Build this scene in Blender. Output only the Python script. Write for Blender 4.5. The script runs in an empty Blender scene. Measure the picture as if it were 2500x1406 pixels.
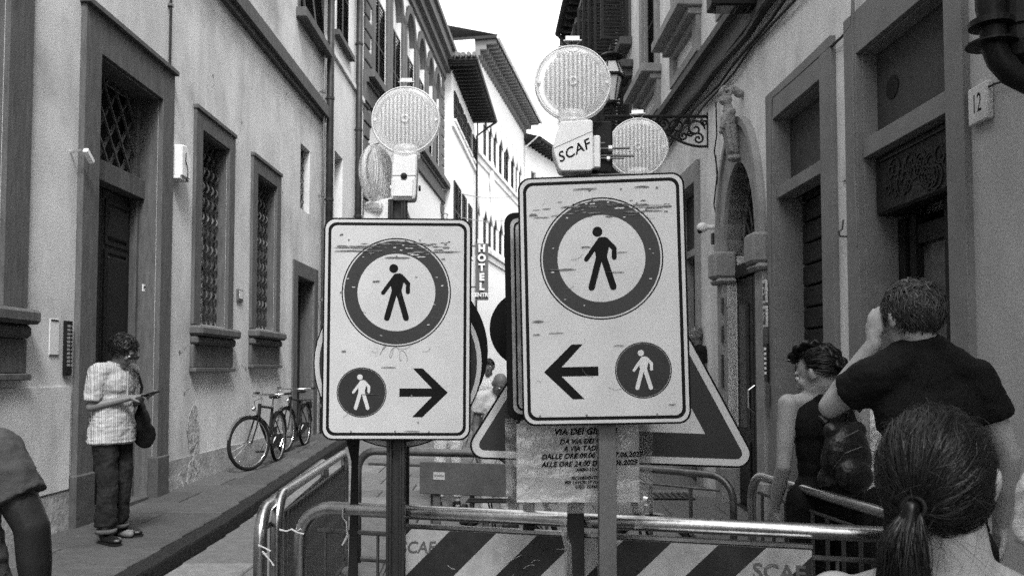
import bpy, bmesh, math, random
from mathutils import Vector, Matrix, noise
R = math.radians
random.seed(7)
SC = bpy.context.scene
COL = SC.collection
# ---------------------------------------------------------------- camera, sky, sun, exposure
CAMZ, FPX, PITCH, PY0 = 1.62, 2000.0, R(2.5), 818.0
cd = bpy.data.cameras.new('camera'); cam = bpy.data.objects.new('camera', cd); COL.objects.link(cam)
cam.location = (0, 0, CAMZ); cam.rotation_euler = (R(90) + PITCH, 0, 0)
cd.sensor_width = 36; cd.lens = 28.8; cd.shift_y = 115/2500; cd.clip_start = .05; cd.clip_end = 500
SC.camera = cam
cd.dof.use_dof = True; cd.dof.focus_distance = 3.2; cd.dof.aperture_fstop = 9
SUN_EL, SUN_AZ = 52, 163          # azimuth from +Y (north) clockwise
w = bpy.data.worlds.new('World'); SC.world = w; w.use_nodes = True
nt = w.node_tree; bg = nt.nodes['Background']
sky = nt.nodes.new('ShaderNodeTexSky'); sky.sky_type = 'NISHITA'; sky.sun_disc = False
sky.sun_elevation = R(SUN_EL); sky.sun_rotation = R(SUN_AZ); sky.air_density = 1; sky.dust_density = 4; sky.ozone_density = 1
bw = nt.nodes.new('ShaderNodeRGBToBW'); nt.links.new(sky.outputs[0], bw.inputs[0]); oc = nt.nodes.new('ShaderNodeMath'); oc.operation = 'MULTIPLY_ADD'; oc.inputs[1].default_value = .6; oc.inputs[2].default_value = 4.4   # even white cloud cover over the sky
nt.links.new(bw.outputs[0], oc.inputs[0]); nt.links.new(oc.outputs[0], bg.inputs[0])
bg.inputs[1].default_value = .12
sd = bpy.data.lights.new('sun', 'SUN'); sd.energy = 1.3; sd.angle = R(14)
sun = bpy.data.objects.new('sun', sd); COL.objects.link(sun)
az = R(SUN_AZ); el = R(SUN_EL)
sdir = Vector((math.sin(az)*math.cos(el), math.cos(az)*math.cos(el), math.sin(el)))
sun.rotation_euler = sdir.to_track_quat('Z', 'Y').to_euler(); sun.location = (0, 0, 30)
vs = SC.view_settings; SC.display_settings.display_device = 'sRGB'
vs.view_transform = 'Standard'; vs.look = 'None'; vs.gamma = 1; vs.exposure = 1.8; vs.use_curve_mapping = False
SC.cycles.use_denoising = False
SC.cycles.max_bounces = 8; SC.cycles.transparent_max_bounces = 12

# ---------------------------------------------------------------- helpers
def ray(px, py):
    cx = (px-1250)/FPX; cy = (PY0-py)/FPX
    return Vector((cx, math.cos(PITCH) - cy*math.sin(PITCH), math.sin(PITCH) + cy*math.cos(PITCH)))
def at(px, py, Y):
    d = ray(px, py); return Vector((0, 0, CAMZ)) + d*(Y/d.y)
def gz(Y):
    return .024*(min(max(Y, 8.5), 30) - 8.5)
TMP = bpy.data.scenes.new('workbench'); TCOL = TMP.collection
def baked(o):
    vl = TMP.view_layers[0]; vl.update(); dg = vl.depsgraph
    return bpy.data.meshes.new_from_object(o.evaluated_get(dg))
MATS = {}
def mat(name, c=.4, rough=.8, metal=0, var=.12, scale=4, bump=.15, fine=90, stretch=(1, 1, 1), dirt=0, dirtc=.1, dscale=1.2, spec=.22, fbump=.35, streak=0):
    m = bpy.data.materials.new(name); m.use_nodes = True; t = m.node_tree; n = t.nodes; L = t.links.new
    b = n['Principled BSDF']; b.inputs['Roughness'].default_value = rough; b.inputs['Metallic'].default_value = metal
    b.inputs['Specular IOR Level'].default_value = spec
    tc = n.new('ShaderNodeTexCoord'); mp = n.new('ShaderNodeMapping'); mp.inputs['Scale'].default_value = stretch
    L(tc.outputs['Object'], mp.inputs[0])
    n1 = n.new('ShaderNodeTexNoise'); n1.inputs['Scale'].default_value = scale; n1.inputs['Detail'].default_value = 6; n1.inputs['Roughness'].default_value = .62
    L(mp.outputs[0], n1.inputs[0])
    n2 = n.new('ShaderNodeTexNoise'); n2.inputs['Scale'].default_value = fine; n2.inputs['Detail'].default_value = 3
    L(tc.outputs['Object'], n2.inputs[0])
    mr = n.new('ShaderNodeMapRange'); mr.inputs[1].default_value = .3; mr.inputs[2].default_value = .7
    mr.inputs[3].default_value = c*(1-var); mr.inputs[4].default_value = c*(1+var); L(n1.outputs[0], mr.inputs[0])
    mr2 = n.new('ShaderNodeMapRange'); mr2.inputs[1].default_value = .3; mr2.inputs[2].default_value = .7
    mr2.inputs[3].default_value = 1-var*.6; mr2.inputs[4].default_value = 1+var*.6; L(n2.outputs[0], mr2.inputs[0])
    mu = n.new('ShaderNodeMath'); mu.operation = 'MULTIPLY'; L(mr.outputs[0], mu.inputs[0]); L(mr2.outputs[0], mu.inputs[1])
    out = mu.outputs[0]
    if dirt:
        n3 = n.new('ShaderNodeTexNoise'); n3.inputs['Scale'].default_value = dscale; n3.inputs['Detail'].default_value = 9; n3.inputs['Roughness'].default_value = .7
        L(mp.outputs[0], n3.inputs[0])
        r3 = n.new('ShaderNodeMapRange'); r3.inputs[1].default_value = .52; r3.inputs[2].default_value = .72; r3.inputs[4].default_value = dirt
        L(n3.outputs[0], r3.inputs[0])
        mx = n.new('ShaderNodeMix'); L(r3.outputs[0], mx.inputs[0]); L(out, mx.inputs[2]); mx.inputs[3].default_value = dirtc
        out = mx.outputs[0]
    if streak:     # rain streaks and soot in the plaster
        m4 = n.new('ShaderNodeMapping'); m4.inputs['Scale'].default_value = (1.1, 1.1, .38); L(tc.outputs['Object'], m4.inputs[0])
        n4 = n.new('ShaderNodeTexNoise'); n4.inputs['Scale'].default_value = 1.6; n4.inputs['Detail'].default_value = 8; n4.inputs['Roughness'].default_value = .68; L(m4.outputs[0], n4.inputs[0])
        r4 = n.new('ShaderNodeMapRange'); r4.inputs[1].default_value = .42; r4.inputs[2].default_value = .75; r4.inputs[3].default_value = 1; r4.inputs[4].default_value = 1-streak; L(n4.outputs[0], r4.inputs[0])
        u4 = n.new('ShaderNodeMath'); u4.operation = 'MULTIPLY'; L(out, u4.inputs[0]); L(r4.outputs[0], u4.inputs[1]); out = u4.outputs[0]
        n5 = n.new('ShaderNodeTexNoise'); n5.inputs['Scale'].default_value = 9; n5.inputs['Detail'].default_value = 10; n5.inputs['Roughness'].default_value = .8; L(tc.outputs['Object'], n5.inputs[0])
        r5 = n.new('ShaderNodeMapRange'); r5.inputs[1].default_value = .62; r5.inputs[2].default_value = .74; r5.inputs[3].default_value = 1; r5.inputs[4].default_value = 1-streak*1.1; L(n5.outputs[0], r5.inputs[0])
        u5 = n.new('ShaderNodeMath'); u5.operation = 'MULTIPLY'; L(out, u5.inputs[0]); L(r5.outputs[0], u5.inputs[1]); out = u5.outputs[0]
    cc = n.new('ShaderNodeCombineColor')
    for i in range(3): L(out, cc.inputs[i])
    L(cc.outputs[0], b.inputs['Base Color'])
    if bump:
        a = n.new('ShaderNodeMath'); a.operation = 'MULTIPLY_ADD'; L(n2.outputs[0], a.inputs[0]); a.inputs[1].default_value = fbump; L(n1.outputs[0], a.inputs[2])
        bp = n.new('ShaderNodeBump'); bp.inputs['Strength'].default_value = bump; bp.inputs['Distance'].default_value = .02
        L(a.outputs[0], bp.inputs['Height']); L(bp.outputs[0], b.inputs['Normal'])
    MATS[name] = m; return m
def obj(name, me, m=None, parent=None, M=None, kind=None, label=None):
    o = bpy.data.objects.new(name, me); COL.objects.link(o)
    if m is not None and not me.materials: me.materials.append(m)
    if parent: o.parent = parent
    if M is not None: o.matrix_local = M
    if kind: o['kind'] = kind
    if label: o['label'] = label
    return o
def tag(o, label, cat, group=None, kind=None):
    if kind: o['kind'] = kind
    o['label'] = label
    if cat: o['category'] = cat
    if group: o['group'] = group
    return o
def empty(name, loc, label, cat, rz=0, group=None):
    o = bpy.data.objects.new(name, None); COL.objects.link(o); o.location = loc; o.rotation_euler = (0, 0, rz)
    o.empty_display_size = .1
    return tag(o, label, cat, group)
def struct(name, me, m, label=None):
    o = obj(name, me, m); o['kind'] = 'structure'
    if label: o['label'] = label
    return o
class MB:
    def __init__(s, sg=1): s.v = []; s.f = []; s.sg = sg
    def add(s, vs, fs):
        k = len(s.v); s.v += [(a[0], a[1]*s.sg, a[2]) for a in vs]; s.f += [tuple(k+i for i in f) for f in fs]; return s
    def box(s, x0, x1, y0, y1, z0, z1):
        return s.add([(x0, y0, z0), (x1, y0, z0), (x1, y1, z0), (x0, y1, z0), (x0, y0, z1), (x1, y0, z1), (x1, y1, z1), (x0, y1, z1)],
                     [(0, 3, 2, 1), (4, 5, 6, 7), (0, 1, 5, 4), (1, 2, 6, 5), (2, 3, 7, 6), (3, 0, 4, 7)])
    def mbox(s, M, sx, sy, sz):   # centred box in matrix M
        vs = [M @ Vector((a*sx/2, b*sy/2, c*sz/2)) for a in (-1, 1) for b in (-1, 1) for c in (-1, 1)]
        return s.add(vs, [(0, 1, 3, 2), (4, 6, 7, 5), (0, 4, 5, 1), (2, 3, 7, 6), (0, 2, 6, 4), (1, 5, 7, 3)])
    def bar(s, a, b, wx, wz=None):   # rectangular bar between two points
        a = Vector(a); b = Vector(b); d = b-a; wz = wz or wx
        M = Matrix.Translation((a+b)/2) @ d.to_track_quat('Y', 'Z').to_matrix().to_4x4()
        return s.mbox(M, wx, d.length, wz)
    def tube(s, pts, r, n=8, cap=True, closed=False):
        pts = [Vector(p) for p in pts]; N = len(pts); rs = r if isinstance(r, (list, tuple)) else [r]*N
        vs = []; fs = []; ref = None
        for i, p in enumerate(pts):
            if closed: t = pts[(i+1) % N] - pts[i-1]
            else: t = pts[min(i+1, N-1)] - pts[max(i-1, 0)]
            t.normalize()
            if ref is None: ref = Vector((0, 0, 1)) if abs(t.z) < .9 else Vector((1, 0, 0))
            x = t.cross(ref); 
            if x.length < 1e-4: x = t.orthogonal()
            x.normalize(); y = x.cross(t).normalized(); ref = y
            for k in range(n):
                a = 2*math.pi*k/n + math.pi/n; vs.append(p + (x*math.cos(a) + y*math.sin(a))*rs[i])
        for i in range(N if closed else N-1):
            j = (i+1) % N
            for k in range(n): fs.append((i*n+k, i*n+(k+1) % n, j*n+(k+1) % n, j*n+k))
        if cap and not closed: fs.append(tuple(range(n-1, -1, -1))); fs.append(tuple((N-1)*n+k for k in range(n)))
        return s.add(vs, fs)
    def lathe(s, prof, n=20, M=None):
        M = M or Matrix(); vs = []; fs = []; N = len(prof)
        for r, z in prof:
            for k in range(n):
                a = 2*math.pi*k/n; vs.append(M @ Vector((r*math.cos(a), r*math.sin(a), z)))
        for i in range(N-1):
            for k in range(n): fs.append((i*n+k, i*n+(k+1) % n, (i+1)*n+(k+1) % n, (i+1)*n+k))
        fs.append(tuple(range(n-1, -1, -1))); fs.append(tuple((N-1)*n+k for k in range(n)))
        return s.add(vs, fs)
    def prism(s, poly, z0, z1, M=None):
        M = M or Matrix(); n = len(poly)
        vs = [M @ Vector((x, y, z0)) for x, y in poly] + [M @ Vector((x, y, z1)) for x, y in poly]
        return s.add(vs, [tuple(range(n-1, -1, -1)), tuple(range(n, 2*n))] + [(i, (i+1) % n, n+(i+1) % n, n+i) for i in range(n)])
    def ring(s, pa, pb, z0, z1, M=None):
        M = M or Matrix(); n = len(pa)
        vs = [M @ Vector((x, y, z)) for z in (z0, z1) for P in (pa, pb) for x, y in P]
        fs = []
        for i in range(n):
            j = (i+1) % n
            fs += [(i, n+i, n+j, j), (2*n+i, 2*n+j, 3*n+j, 3*n+i), (i, j, 2*n+j, 2*n+i), (n+i, 3*n+i, 3*n+j, n+j)]
        return s.add(vs, fs)
    def mesh(s, name, smooth=False, bevel=0):
        me = bpy.data.meshes.new(name); me.from_pydata(s.v, [], s.f)
        bm = bmesh.new(); bm.from_mesh(me)
        if bevel: bmesh.ops.bevel(bm, geom=bm.edges[:], offset=bevel, segments=1, affect='EDGES', clamp_overlap=True)
        bmesh.ops.recalc_face_normals(bm, faces=bm.faces); bm.to_mesh(me); bm.free()
        if smooth: me.polygons.foreach_set('use_smooth', [True]*len(me.polygons))
        me.update(); return me
    def make(s, name, m, parent=None, M=None, kind=None, smooth=False, bevel=0, label=None):
        return obj(name, s.mesh(name, smooth, bevel), m, parent, M, kind, label)
def circ(r, n=48, cx=0, cy=0): return [(cx+r*math.cos(2*math.pi*i/n), cy+r*math.sin(2*math.pi*i/n)) for i in range(n)]
def rrect(w_, h_, r, n=6):
    P = []
    for cx, cy, a0 in ((w_/2-r, h_/2-r, 0), (-w_/2+r, h_/2-r, 90), (-w_/2+r, -h_/2+r, 180), (w_/2-r, -h_/2+r, 270)):
        for i in range(n+1): a = R(a0+90*i/n); P.append((cx+r*math.cos(a), cy+r*math.sin(a)))
    return P
def stroke(a, b, wd, n=6):      # rounded 2-D stroke polygon
    a = Vector(a); b = Vector(b); d = (b-a).normalized(); ang = math.atan2(d.y, d.x); P = []
    for i in range(n+1): t = ang-math.pi/2+math.pi*i/n; P.append((b.x+wd/2*math.cos(t), b.y+wd/2*math.sin(t)))
    for i in range(n+1): t = ang+math.pi/2+math.pi*i/n; P.append((a.x+wd/2*math.cos(t), a.y+wd/2*math.sin(t)))
    return P
def text(body, size, m, parent, M, name='lettering', shear=0, off=0, ext=.0004, align='CENTER', spacing=1, line=1):
    c = bpy.data.curves.new(name, 'FONT'); c.body = body; c.size = size; c.align_x = align; c.align_y = 'CENTER'
    c.shear = shear; c.offset = off; c.extrude = ext; c.space_character = spacing; c.space_line = line; c.resolution_u = 3
    t = bpy.data.objects.new(name, c); TCOL.objects.link(t)
    me = baked(t); me.name = name
    bpy.data.objects.remove(t); bpy.data.curves.remove(c); me.materials.clear()
    return obj(name, me, m, parent, M)
class Fr:      # a facade's own frame: u along it away from the camera, v out into the street, w up
    def __init__(s, name, label, P0, d, side, cat='building'):
        s.P = Vector((P0[0], P0[1], 0)); s.d = Vector((d[0], d[1], 0)).normalized()
        s.n = Vector((s.d.y, -s.d.x, 0)) if side < 0 else Vector((-s.d.y, s.d.x, 0))
        s.sg = side
        s.root = empty(name, s.P, label, cat, math.atan2(s.d.y, s.d.x))
    def uv(s, px, py, v=0):
        o = Vector((0, 0, CAMZ)); r = ray(px, py); P = s.P + s.n*v
        t = (P-o).dot(s.n)/r.dot(s.n); q = o + r*t; return (q-P).dot(s.d), q.z
    def u(s, px, v=0): return s.uv(px, 800, v)[0]
    def mb(s): return MB(s.sg)
    def W(s, u, v, w_): return s.P + s.d*u + s.n*v + Vector((0, 0, w_))
    def M(s, u, v, w_):    # matrix (root-local) of a plate lying on the wall, seen upright from the street: x right, y up, z out
        z = Vector((0, s.sg, 0)); y = Vector((0, 0, 1)); x = y.cross(z)
        m = Matrix((x, y, z)).transposed().to_4x4(); m.translation = Vector((u, s.sg*v, w_)); return m
def facade(F, u0, u1, w0, w1, holes, m, body=6, thick=.4, name='wall'):
    us = sorted({u0, u1, *[h[0] for h in holes], *[h[1] for h in holes]}); ws = sorted({w0, w1, *[h[2] for h in holes], *[h[3] for h in holes]})
    us = [u for u in us if u0 <= u <= u1]; ws = [x for x in ws if w0 <= x <= w1]
    b = F.mb()
    for i in range(len(us)-1):
        for j in range(len(ws)-1):
            cu = (us[i]+us[i+1])/2; cw = (ws[j]+ws[j+1])/2
            if any(h[0] < cu < h[1] and h[2] < cw < h[3] for h in holes): continue
            b.add([(us[i], 0, ws[j]), (us[i+1], 0, ws[j]), (us[i+1], 0, ws[j+1]), (us[i], 0, ws[j+1])], [(0, 1, 2, 3)])
    for h in holes:
        a, c, d, e = h[:4]; t = -thick
        b.add([(a, 0, d), (a, t, d), (a, t, e), (a, 0, e)], [(0, 1, 2, 3)]); b.add([(c, 0, d), (c, 0, e), (c, t, e), (c, t, d)], [(0, 1, 2, 3)])
        b.add([(a, 0, e), (a, t, e), (c, t, e), (c, 0, e)], [(0, 1, 2, 3)])
        if d > w0: b.add([(a, 0, d), (c, 0, d), (c, t, d), (a, t, d)], [(0, 1, 2, 3)])
    b.box(u0, u1, -body, -thick, w0, w1)
    b.add([(u0, 0, w0), (u0, -thick, w0), (u0, -thick, w1), (u0, 0, w1)], [(0, 1, 2, 3)])
    b.add([(u1, 0, w0), (u1, -thick, w0), (u1, -thick, w1), (u1, 0, w1)], [(0, 1, 2, 3)])
    b.add([(u0, 0, w1), (u1, 0, w1), (u1, -thick, w1), (u0, -thick, w1)], [(0, 1, 2, 3)])
    me = bpy.data.meshes.new(name); me.from_pydata(b.v, [], b.f); me.update()
    return obj(name, me, m, F.root)
def surround(F, ua, ub, wa, wb, fw, proud, m, name='stone_surround', parent=None, bottom=True, depth=.0, top=None, cap=.0, lining=True):
    b = F.mb(); top = top or fw
    b.box(ua-fw, ua, -depth, proud, wa if not bottom else wa-fw, wb+top); b.box(ub, ub+fw, -depth, proud, wa if not bottom else wa-fw, wb+top)
    b.box(ua+.0005, ub-.0005, -depth, proud-.002, wb, wb+top-.001)
    if bottom: b.box(ua+.0005, ub-.0005, -depth, proud-.002, wa-fw, wa)
    if lining: b.box(ua, ua+.012, -.33, -.0005, wa, wb); b.box(ub-.012, ub, -.33, -.0005, wa, wb); b.box(ua+.012, ub-.012, -.33, -.0005, wb-.012, wb)
    if cap: b.box(ua-fw-cap, ub+fw+cap, -depth, proud+cap*1.4, wb+top+.001, wb+top+.06)
    return b.make(name, m, parent or F.root, bevel=.006)
def shutter_leaf(b, M, wd, ht, pitch=.06, th=.035, fr=.06):
    b.mbox(M @ Matrix.Translation((-wd/2+fr/2, 0, 0)), fr, th, ht); b.mbox(M @ Matrix.Translation((wd/2-fr/2, 0, 0)), fr, th, ht)
    for z in (-ht/2+fr/2, 0, ht/2-fr/2): b.mbox(M @ Matrix.Translation((0, 0, z)), wd-2*fr, th, fr)
    n = int(ht/pitch)
    for i in range(n):
        z = -ht/2 + (i+.5)*ht/n
        b.mbox(M @ Matrix.Translation((0, 0, z)) @ Matrix.Rotation(R(38), 4, 'X'), wd-2*fr, th*.3, pitch*.95)
def spandrel(b, ua, ub, ws, wt, v0, v1, n=12):
    um = (ua+ub)/2; r = (ub-ua)/2; h = wt-ws
    arc = [(um + r*math.cos(math.pi*i/n), ws + h*math.sin(math.pi*i/n)) for i in range(n+1)]
    T = Matrix(((1, 0, 0, 0), (0, 0, 1, 0), (0, 1, 0, 0), (0, 0, 0, 1)))
    for i in range(n):
        a, c = arc[i], arc[i+1]
        b.prism([a, c, (c[0], wt+.001), (a[0], wt+.001)], v0, v1, T)
# ---------------------------------------------------------------- materials (real-world greys)
PL = mat('plaster_light', .56, .9, var=.10, scale=1.1, bump=.35, fine=60, dirt=.65, dirtc=.30, dscale=.8, streak=.36)
PL2 = mat('plaster_pale', .62, .9, var=.08, scale=1.3, bump=.2, fine=50, dirt=.25, dirtc=.45, streak=.15)
PW = mat('plaster_white', .6, .9, var=.06, scale=1, bump=.15, fine=40, dirt=.2, dirtc=.5)
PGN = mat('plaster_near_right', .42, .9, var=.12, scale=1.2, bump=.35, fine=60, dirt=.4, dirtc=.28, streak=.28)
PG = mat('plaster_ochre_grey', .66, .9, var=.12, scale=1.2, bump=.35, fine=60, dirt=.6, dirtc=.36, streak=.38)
ST = mat('grey_sandstone', .085, .85, var=.28, scale=3, bump=.4, fine=70, stretch=(6, 6, 1), dirt=.4, dirtc=.05)
STD = mat('dark_sandstone', .065, .85, var=.3, scale=4, bump=.45, fine=60, dirt=.4, dirtc=.05)
STG = mat('render_shopfront', .165, .8, var=.14, scale=3, bump=.2, fine=80)
STR = mat('sandstone_street_right', .235, .85, var=.18, scale=3, bump=.35, fine=80, dirt=.3, dirtc=.1)
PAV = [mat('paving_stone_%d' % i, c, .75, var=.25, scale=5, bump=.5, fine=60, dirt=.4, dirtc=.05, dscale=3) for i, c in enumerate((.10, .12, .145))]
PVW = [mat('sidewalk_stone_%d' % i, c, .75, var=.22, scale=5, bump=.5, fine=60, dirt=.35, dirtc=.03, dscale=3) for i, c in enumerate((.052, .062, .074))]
MORT = mat('mortar', .018, .95, var=.3, scale=30, bump=.5)
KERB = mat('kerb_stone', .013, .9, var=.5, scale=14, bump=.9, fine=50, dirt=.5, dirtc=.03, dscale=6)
WD = mat('dark_wood', .013, .45, var=.3, scale=6, bump=.15, stretch=(8, 8, 1))
WD2 = mat('shutter_paint', .022, .6, var=.2, scale=5, bump=.1)
IRON = mat('wrought_iron', .012, .5, var=.3, scale=10, bump=.1, metal=.3)
IRL = mat('worn_iron', .06, .5, var=.4, scale=12, bump=.1, metal=.3)
GALV = mat('galvanised_steel', .42, .28, metal=1, var=.25, scale=12, bump=.05, dirt=.5, dirtc=.2, dscale=8)
GALD = mat('weathered_steel', .12, .42, metal=.75, var=.35, scale=10, bump=.08, dirt=.4, dirtc=.05, dscale=9)
POST = mat('grey_sign_post', .13, .5, metal=.4, var=.15, scale=8, bump=.05, dirt=.3, dirtc=.1, dscale=6)
POSD = mat('dark_sign_post', .035, .5, metal=.4, var=.3, scale=8, bump=.05, dirt=.4, dirtc=.03, dscale=6, stretch=(1, 1, .2))
BLK = mat('black_rubber', .009, .7, var=.2, scale=10, bump=.05)
INK = mat('black_print', .007, .6, var=.15, scale=20, bump=0, spec=.08)
SFACE = mat('sign_white_face', .46, .4, var=.08, scale=4, bump=.02, fine=120, stretch=(1.2, 16, 1), dirt=.8, dirtc=.10, dscale=1.2)
MATS['sign_white_face'].node_tree.nodes['Map Range.002'].inputs[1].default_value = .665 if 'Map Range.002' in MATS['sign_white_face'].node_tree.nodes else .6
MATS['sign_white_face'].node_tree.nodes['Map Range.002'].inputs[2].default_value = .70
SRING = mat('sign_red_as_grey', .029, .4, var=.1, scale=6, bump=.02, stretch=(1, 9, 1), dirt=.5, dirtc=.35, dscale=3.5)
MATS['sign_red_as_grey'].node_tree.nodes['Map Range.002'].inputs[1].default_value = .72
MATS['sign_red_as_grey'].node_tree.nodes['Map Range.002'].inputs[2].default_value = .735
SBLUE = mat('sign_blue_as_grey', .021, .4, var=.15, scale=10, bump=.02)
WHT = mat('white_print', .5, .45, var=.05, scale=10, bump=0)
PLAST = mat('white_plastic', .66, .45, var=.06, scale=6, bump=.05, dirt=.3, dirtc=.3, dscale=5)
CHR = mat('chrome', .7, .15, metal=1, var=.1, bump=0)
GLS = mat('dark_glass', .01, .06, var=.1, bump=0, spec=.5)
SKIN = mat('skin', .30, .5, var=.14, scale=14, bump=.08, fine=200)
SKIND = mat('skin_dark', .016, .4, var=.2, scale=12, bump=.1, fine=200)
SKINM = mat('skin_tanned', .12, .5, var=.12, scale=14, bump=.08, fine=200)
TEEB = mat('black_cotton', .0045, .9, var=.25, scale=12, bump=.3, fine=300)
TEEG = mat('grey_cotton', .045, .9, var=.2, scale=8, bump=.3, fine=300)
DENIM = mat('dark_denim', .011, .85, var=.6, scale=7, bump=.4, fine=250)
WTOP = mat('white_lace', .5, .9, var=.2, scale=40, bump=.5, fine=200)
LEA = mat('black_leather', .006, .3, var=.2, scale=30, bump=.3, spec=.4)
def hairmat(name, c, lo, hi):
    m = mat(name, c, .38, var=.15, scale=60, bump=0, spec=.28); t = m.node_tree; n = t.nodes; b = n['Principled BSDF']
    a = n.new('ShaderNodeAttribute'); a.attribute_name = 'tone'; r = n.new('ShaderNodeMapRange'); r.inputs[3].default_value = c*lo; r.inputs[4].default_value = c*hi; t.links.new(a.outputs['Fac'], r.inputs[0])
    cc = n.new('ShaderNodeCombineColor')
    for i in range(3): t.links.new(r.outputs[0], cc.inputs[i])
    t.links.new(cc.outputs[0], b.inputs['Base Color']); return m
HDK = hairmat('hair_dark', .006, .3, 2.3); HMD = hairmat('hair_brown', .035, .3, 2.4); HLT = hairmat('hair_blonde', .17, .4, 1.7)
PAPW = mat('plastic_wrapped_paper', .50, .22, var=.1, scale=5, bump=.5, fine=26, spec=.7, fbump=.8)
PAPER = mat('paper', .42, .8, var=.06, scale=5, bump=.3)
TILE = mat('roof_tile', .15, .9, var=.35, scale=5, bump=.4)
EAV = mat('eave_timber', .022, .85, var=.4, scale=5, bump=.3)
def special(name, f):
    m = bpy.data.materials.new(name); m.use_nodes = True; f(m.node_tree, m.node_tree.nodes, m.node_tree.links.new, m.node_tree.nodes['Principled BSDF']); MATS[name] = m; return m
def _lens(t, n, L, b):
    b.inputs['Base Color'].default_value = (.92, .92, .92, 1); b.inputs['Roughness'].default_value = .22; b.inputs['Specular IOR Level'].default_value = .8
    tr = n.new('ShaderNodeBsdfTranslucent'); mx = n.new('ShaderNodeMixShader'); mx.inputs[0].default_value = .5
    tc = n.new('ShaderNodeTexCoord'); ln = n.new('ShaderNodeVectorMath'); ln.operation = 'LENGTH'; L(tc.outputs['Object'], ln.inputs[0])
    ins = n.new('ShaderNodeMapRange'); ins.inputs[1].default_value = .108; ins.inputs[2].default_value = .113; ins.inputs[3].default_value = 1; ins.inputs[4].default_value = 0; L(ln.outputs['Value'], ins.inputs[0])
    wv = []
    for ax, sc in (('X', 19), ('Z', 40)):      # refracted light and dark of the lens prisms, painted as colour bands
        w_ = n.new('ShaderNodeTexWave'); w_.bands_direction = ax; w_.inputs['Scale'].default_value = sc; w_.inputs['Distortion'].default_value = .25; L(tc.outputs['Object'], w_.inputs['Vector']); wv.append(w_)
    a = n.new('ShaderNodeMath'); a.operation = 'MULTIPLY_ADD'; L(wv[1].outputs['Fac'], a.inputs[0]); a.inputs[1].default_value = .16; L(wv[0].outputs['Fac'], a.inputs[2])
    r = n.new('ShaderNodeMapRange'); r.inputs[1].default_value = .1; r.inputs[2].default_value = 1.05; r.inputs[3].default_value = .50; r.inputs[4].default_value = 1.0; L(a.outputs[0], r.inputs[0])
    mm = n.new('ShaderNodeMix'); L(ins.outputs[0], mm.inputs[0]); mm.inputs[2].default_value = .9; L(r.outputs[0], mm.inputs[3])
    cc = n.new('ShaderNodeCombineColor')
    for i in range(3): L(mm.outputs[0], cc.inputs[i])
    L(cc.outputs[0], b.inputs['Base Color']); L(cc.outputs[0], tr.inputs[0])
    L(b.outputs[0], mx.inputs[1]); L(tr.outputs[0], mx.inputs[2])
    tp = n.new('ShaderNodeBsdfTransparent'); m2 = n.new('ShaderNodeMixShader'); tf = n.new('ShaderNodeMapRange'); tf.inputs[3].default_value = .52; tf.inputs[4].default_value = .14; L(ins.outputs[0], tf.inputs[0]); L(tf.outputs[0], m2.inputs[0]); L(mx.outputs[0], m2.inputs[1]); L(tp.outputs[0], m2.inputs[2]); L(m2.outputs[0], n['Material Output'].inputs[0])
LENS = special('lamp_lens', _lens)
def _clr(t, n, L, b):
    tp = n.new('ShaderNodeBsdfTransparent'); tp.inputs[0].default_value = (.93, .93, .93, 1)
    b.inputs['Base Color'].default_value = (.62, .62, .62, 1); b.inputs['Roughness'].default_value = .22
    mx = n.new('ShaderNodeMixShader'); mx.inputs[0].default_value = .16
    L(tp.outputs[0], mx.inputs[1]); L(b.outputs[0], mx.inputs[2]); L(mx.outputs[0], n['Material Output'].inputs[0])
FILM = special('clear_plastic_film', _clr)
def _stripe(t, n, L, b):
    tc = n.new('ShaderNodeTexCoord'); sx = n.new('ShaderNodeSeparateXYZ'); L(tc.outputs['Object'], sx.inputs[0])
    a = n.new('ShaderNodeMath'); a.operation = 'MULTIPLY_ADD'; L(sx.outputs[1], a.inputs[0]); a.inputs[1].default_value = -.8; L(sx.outputs[0], a.inputs[2])
    no = n.new('ShaderNodeTexNoise'); no.noise_dimensions = '1D'; no.inputs['Scale'].default_value = 150; no.inputs['Detail'].default_value = 1; L(a.outputs[0], no.inputs['W'])
    r = n.new('ShaderNodeValToRGB'); e = r.color_ramp.elements; e[0].position = .42; e[0].color = (.09, .09, .09, 1); e[1].position = .55; e[1].color = (.44, .44, .44, 1); L(no.outputs[0], r.inputs[0])
    L(r.outputs[0], b.inputs['Base Color']); b.inputs['Roughness'].default_value = .85
STRIPE = special('striped_shirt_cloth', _stripe)
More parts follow.
